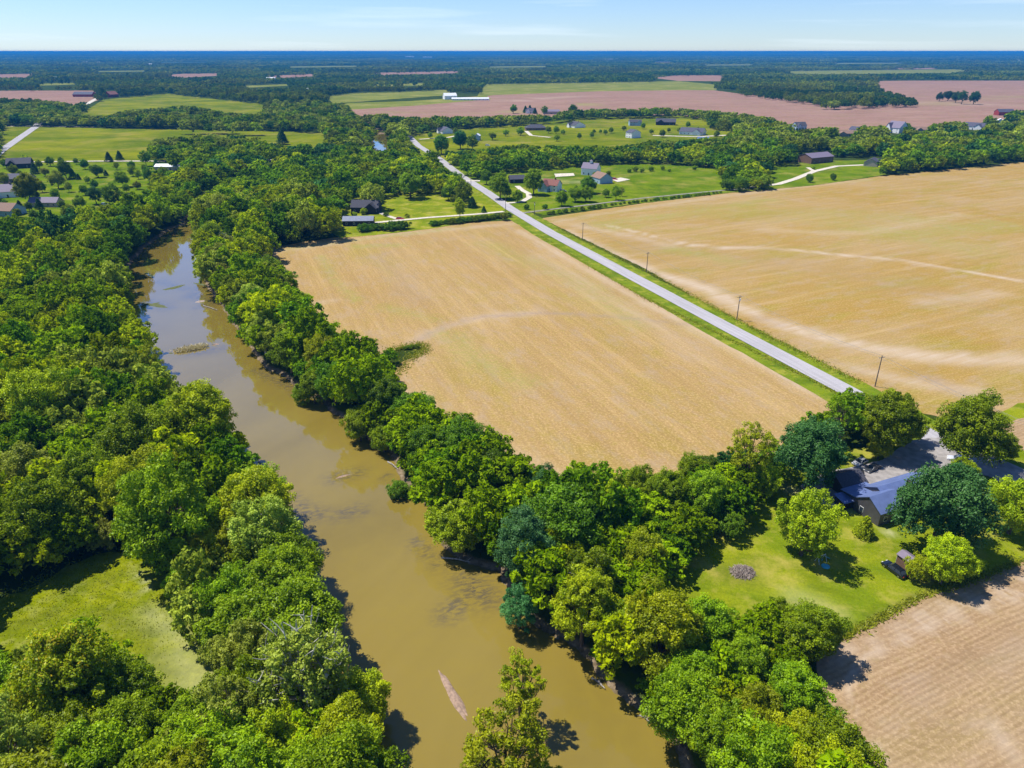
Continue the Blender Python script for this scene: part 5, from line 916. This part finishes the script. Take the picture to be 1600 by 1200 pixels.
for a in ((762, 228, 'white van parked left of the tree belt by the far road', 'car_white'), (165, 321, 'white car near the lawn trees at far left', 'car_white'), (205, 307, 'silver car between the lawn trees and river wood', 'car_silver'), (960, 281, 'dark red tractor-sized car on the gravel apron by the grey barn', 'car_red'), (880, 300, 'grey car beside the red-roofed farmhouse', 'car_grey')): car('parked_car', a[2], a[0], a[1], random.uniform(-.4, .4), M[a[3]], 5, suv=True)
# utility poles and their wires
poles = []
for i, (px, py, H, lab) in enumerate([(1367, 604, 10, 'wooden utility pole nearest the olive tree at the road end'), (1151, 500, 9.5, 'second utility pole along the golden field edge'), (1010, 426, 9.5, 'third utility pole along the golden field edge'), (910, 376, 9.5, 'fourth utility pole, nearest the junction at the golden field'), (835, 336, 8, 'utility pole at the farm lane mouth'), (790, 331, 10, 'utility pole left of the road at the yard driveway'), (736, 290, 9.5, 'utility pole left of the road above the yard')]):
    x, y = W(px, py); r = empty('utility_pole', (x, y, 0), ROWA, lab, 'utility pole', 'utility poles along the county road'); poles.append((x, y, H))
    b_ = MB(); b_.tube([(0, 0, -.3), (0, 0, H)], [.19, .12], 8); b_.build('pole', M['wood'], r); b_ = MB(); b_.box(-.06, .06, -1.1, 1.1, H - .75, H - .62); b_.build('crossarm', M['wood'], r)
    for yy in (-1, -.45, .45, 1): b_ = MB(); b_.tube([(0, yy, H - .62), (0, yy, H - .42)], [.05, .035], 6); b_.build('insulator', M['lamp'], r)
    if i in (1, 4): b_ = MB(); b_.tube([(.32, 0, H - 1.9), (.32, 0, H - 1.1)], [.22, .22], 10); b_.build('transformer', M['white_metal'], r)
M['wire'] = paint('wire', (.25, .25, .26), .5)
lp = poles[:4]; ext = (lp[0][0] + (lp[0][0] - lp[1][0]), lp[0][1] + (lp[0][1] - lp[1][1]), 10); lp = [ext] + lp
wr = MB()
for (xa, ya, ha), (xb, yb, hb) in zip(lp[:-1], lp[1:]):
    for off in (-1, .45, 1):
        pts = [(xa + (xb - xa) * s + off * .93, ya + (yb - ya) * s + off * .367, (ha + (hb - ha) * s) - .42 - 1.2 * 4 * s * (1 - s)) for s in [k / 8 for k in range(9)]]; wr.tube(pts, [.022] * 9, 4, cap=False)
o = wr.build('power_line', M['wire']); tag(o, 'thin electric wires strung between the utility poles beside the golden field', 'power line')
# brush pile on the lawn
x, y = W(1160, 895); r = empty('brush_pile', (x, y, 0), 0, 'round pile of grey cut branches in the middle of the lawn', 'brush pile'); b_ = MB(); rr = random.Random(4)
for i in range(420):
    a = rr.uniform(0, 6.28); q = rr.random() ** .6 * 2.2; z = max(0, 1.15 * (1 - (q / 2.4) ** 2)) * rr.random(); l_ = rr.uniform(.5, 1.6); ya = rr.uniform(0, 6.28); cx, cy = q * 1.05 * math.cos(a), q * .85 * math.sin(a); dx, dy = math.cos(ya) * l_ / 2, math.sin(ya) * l_ / 2
    b_.tube([(cx - dx, cy - dy, z + .03), (cx, cy, z + .12 + rr.uniform(0, .1)), (cx + dx, cy + dy, max(.02, z + rr.uniform(-.2, .2)))], [.035, .045, .02], 4)
b_.build('branch_heap', M['stick'], r)
bp = x, y; b_ = MB(); rr = random.Random(5)
for i in range(40): a = rr.uniform(0, 6.28); l_ = rr.uniform(1.2, 1.9); b_.tube([(0, 0, .9), (math.cos(a) * l_, math.sin(a) * l_ * .8, .15)], [.05, .03], 4)
b_.build('inner_logs', M['bark_grey'], r)
# play set in the shade under the lime-green tree
x, y = W(1282, 878); r = empty('play_set', (x, y, 0), R_(25), 'teal and white play set under the lime-green lawn tree', 'play set')
r.scale = (.8, .8, .75); b_ = MB()
for xx in (-1.2, 1.2):
    for s in (-1, 1): b_.tube([(xx, s * .8, 0), (xx, 0, 2.1)], [.05, .05], 6)
b_.tube([(-1.3, 0, 2.1), (1.3, 0, 2.1)], [.06, .06], 6); b_.build('frame', M['white_metal'], r)
b_ = MB(); b_.quadmesh([(1.2, -.35, 1.3), (1.2, .35, 1.3), (2.9, .35, .15), (2.9, -.35, .15), (1.2, -.35, 1.36), (1.2, .35, 1.36), (2.9, .35, .21), (2.9, -.35, .21)], [(0, 3, 2, 1), (4, 5, 6, 7), (0, 1, 5, 4), (1, 2, 6, 5), (2, 3, 7, 6), (3, 0, 4, 7)]); b_.build('slide', M['teal'], r)
b_ = MB(); b_.tube([(-.4, -1.9, .06), (-.4, -1.9, .3)], [.9, 1.0], 16); b_.build('paddling_pool', M['teal'], r)
for xx in (-.6, .4): b_ = MB(); b_.box(xx - .22, xx + .22, -.12, .12, .5, .54); b_.tube([(xx - .2, 0, .54), (xx - .2, 0, 2.05)], [.012, .012], 4); b_.tube([(xx + .2, 0, .54), (xx + .2, 0, 2.05)], [.012, .012], 4); b_.build('swing_seat', M['teal'], r)
# islands, bars and mats in the river
def mound(name, label, cat, pa, pb, wid, hgt, mat, n=30, seed=0, base=-.25):
    A = Vector((*W(*pa, WZ), WZ)); B = Vector((*W(*pb, WZ), WZ)); Lh = (B - A).length / 2; c = (A + B) / 2; an = math.atan2(B.y - A.y, B.x - A.x); vs = [(0, 0, hgt)]; fs = []; K = 6; N = n; r2 = random.Random(seed)
    ph = [r2.uniform(0, 6.28) for _ in range(5)]
    for k in range(1, K + 1):
        q = k / K
        for i in range(N):
            a = 2 * math.pi * i / N; w = 1 + .14 * math.sin(2 * a + ph[0]) + .12 * math.sin(3 * a + ph[1]) + .08 * math.sin(7 * a + ph[2]); vs.append((math.cos(a) * Lh * q * w, math.sin(a) * wid / 2 * q * w, hgt * (1 - q ** 2) + base * q ** 3 + r2.uniform(-.04, .04)))
    for i in range(N): fs.append((0, 1 + i, 1 + (i + 1) % N))
    for k in range(K - 1):
        for i in range(N): fs.append((1 + k * N + i, 1 + (k + 1) * N + i, 1 + (k + 1) * N + (i + 1) % N, 1 + k * N + (i + 1) % N))
    b = MB(); b.quadmesh(vs, fs); o = b.build(name, mat, smooth=True); o.location = c; o.rotation_euler = (0, 0, an); tag(o, label, cat); return o
g1 = mound('gravel_bar', 'pale gravel bar with dry grass in the upper river', 'gravel bar', (270, 549), (318, 540), 6, .35, M['sand'], seed=1)
mound('algae_mat', 'straight green algae mat nearest the far end of the river', 'algae mat', (246, 455), (297, 444), 5.0, .16, M['algae'], seed=2); mound('algae_mat', 'curved green algae mat close to the left bank', 'algae mat', (218, 473), (266, 481), 5.0, .16, M['algae'], seed=3); mound('algae_mat', 'tiny green algae mat above the curved one', 'algae mat', (236, 475), (252, 473), 3.0, .14, M['algae'], seed=4); mound('gravel_bar', 'small grey shoal near the right bank of the upper river', 'gravel bar', (300, 473), (326, 469), 3.6, .14, M['stick'], seed=6)
mound('sandbar', 'long thin sandbar with driftwood in the lower river', 'sandbar', (680, 1040), (740, 1138), 1.7, .3, M['bar'], seed=5, base=-.2)
mound('algae_mat', 'faint dark algae mat beside the right bank bend of the upper river', 'algae mat', (325, 447), (300, 441), 3.2, .1, M['algae'], seed=8); mound('algae_mat', 'small dark algae mat left of the pale gravel bar', 'algae mat', (262, 553), (272, 551), 2.2, .08, M['algae'], seed=9)
mound('gravel_bar', 'broken brown shoal right of the pale gravel bar', 'gravel bar', (328, 540), (346, 536), 2.6, .06, M['bar'], seed=10); mound('gravel_bar', 'brown shoal under the large riverside tree shadows, mid river', 'gravel bar', (516, 750), (556, 738), 1.6, .05, M['bar'], seed=11)
for i, (a, c2, lab) in enumerate([((690, 872), (735, 880), 'pale driftwood log under the promontory tree'), ((925, 1060), (945, 1078), 'grey driftwood log on the lower right bank'), ((1000, 1118), (1012, 1128), 'short driftwood log at the muddy right bank edge'), ((606, 722), (622, 735), 'driftwood log by the low overhanging bush tree'), ((458, 612), (474, 622), 'driftwood log on the right bank below the field notch'), ((318, 478), (340, 486), 'driftwood log near the small grey shoal'), ((222, 515), (236, 528), 'driftwood log under the leaning sparse yellow tree'), ((404, 722), (418, 735), 'driftwood log below the large rounded tree on the left bank')]):
    A = Vector((*W(*a, WZ), WZ + .12)); B = Vector((*W(*c2, WZ), WZ + .3)); b_ = MB(); d_ = B - A; Mx = A.lerp(B, .5) + Vector((.1, .15, .1)); b_.tube([A, Mx, B], [.2, .16, .07], 7)
    rr = random.Random(i)
    for q in range(6): s0 = A.lerp(B, rr.uniform(.3, .95)); e2 = s0 + Vector((rr.uniform(-.9, .9), rr.uniform(-.9, .9), rr.uniform(.05, .7))); b_.tube([s0, s0.lerp(e2, .5) + Vector((0, 0, .1)), e2], [.07, .05, .02], 5)
    g_ = b_.build('driftwood_log', M['bark_grey']); tag(g_, lab, 'driftwood', 'driftwood along the river')
def tufts(name, label, pts, h, w, mat, seed=0, kind='stuff', z=WZ):
    r2 = np.random.default_rng(seed); n = len(pts); a = r2.uniform(0, np.pi, n); hh = h * r2.uniform(.5, 1.3, n); ww = w * r2.uniform(.6, 1.4, n); lean = r2.normal(0, .9, (n, 2)) * h
    x, y, zb = pts[:, 0], pts[:, 1], pts[:, 2]; P = np.stack([np.stack([x - np.cos(a) * ww, y - np.sin(a) * ww, zb], 1), np.stack([x + np.cos(a) * ww, y + np.sin(a) * ww, zb], 1), np.stack([x + lean[:, 0], y + lean[:, 1], zb + hh], 1)], 1)
    me = mesh_np(name, P, {'tone': r2.random(n), 'tip': r2.random(n) * .5}, 3); me.materials.append(mat); o = bpy.data.objects.new(name, me); COL.objects.link(o); tag(o, label, None, None, kind); return o
LM['pale'] = leaf_mat('pale_dry_grass', (0.42, 0.38, 0.2), (0.65, 0.6, 0.42)); LM['rough'] = leaf_mat('rough_green_grass', (0.17, 0.23, 0.006), (0.36, 0.38, 0.02)); LM['ivory'] = leaf_mat('pale_green_reeds', (0.34, 0.40, 0.09), (0.58, 0.62, 0.26))
def around(line, w, n, z, jit=1.0, rng=RNG):
    pts = [Vector(W(*p, z)) for p in line]; o = []
    for _ in range(n):
        i = int(rng.integers(0, len(pts) - 1)); s = rng.random(); p = pts[i].lerp(pts[i + 1], s); o.append((p.x + rng.normal(0, w), p.y + rng.normal(0, w), z))
    return np.array(o)
tufts('grass_tufts', 'pale dry grass growing on the gravel bar in the river', around([(280, 548), (318, 541)], 1.0, 900, WZ + .15), .7, .25, LM['pale'], 1)
tufts('reeds', 'pale tall reeds along the right side of the clearing', np.concatenate([around([(240, 940), (270, 985), (295, 1020), (310, 1060), (330, 1090)], 3.6, 2600, 0), around([(215, 895), (240, 925), (240, 960)], 1.6, 900, 0)]), .22, .26, LM['ivory'], 2)
b0 = around([(60, 930), (120, 905), (200, 890), (230, 920)], 4, 2500, 0); tufts('rough_grass', 'rough green grass tufts in the forest clearing', np.concatenate([b0, around([(30, 985), (110, 960), (200, 960), (260, 1000)], 5, 4500, 0)]), .4, .16, LM['rough'], 3)
# weedy tufts along field and lawn borders and banks
tufts('border_weeds', 'ragged weeds along the field and lawn borders', np.concatenate([around([(1275, 1010), (1332, 989), (1382, 962), (1442, 931), (1530, 904), (1600, 874)], .45, 2600, .02), around([(1320, 620), (1140, 530), (1000, 462), (842, 368)], .7, 2600, .02), around([(1345, 598), (1170, 510), (1010, 424), (870, 356)], 1.0, 4200, .02), around([(612, 590), (640, 560), (662, 548), (655, 538), (605, 548)], 1.6, 2200, .02)]), .38, .18, LM['rough'], 4)
print('OBJS done')
# ------------------------------------------------------------------ haze: real air in one closed box
XR, YF = 38000, 47000
mb = MB(); mb.box(-XR, XR, -1200, YF, -8, 93)
t = NT('haze_air'); t.t.nodes.remove(t.out); t.out = t.n('OutputMaterial'); pv = t.n('VolumePrincipled'); pv.inputs['Color'].default_value = (0.035, 0.30, 0.74, 1); pv.inputs['Density'].default_value = 1.05e-4
pv.inputs['Anisotropy'].default_value = 0.0; t.l(pv.outputs[0], t.out.inputs['Volume'])
hz = mb.build('haze', t.m); tag(hz, 'thin blue summer haze over the land', None, None, 'stuff')
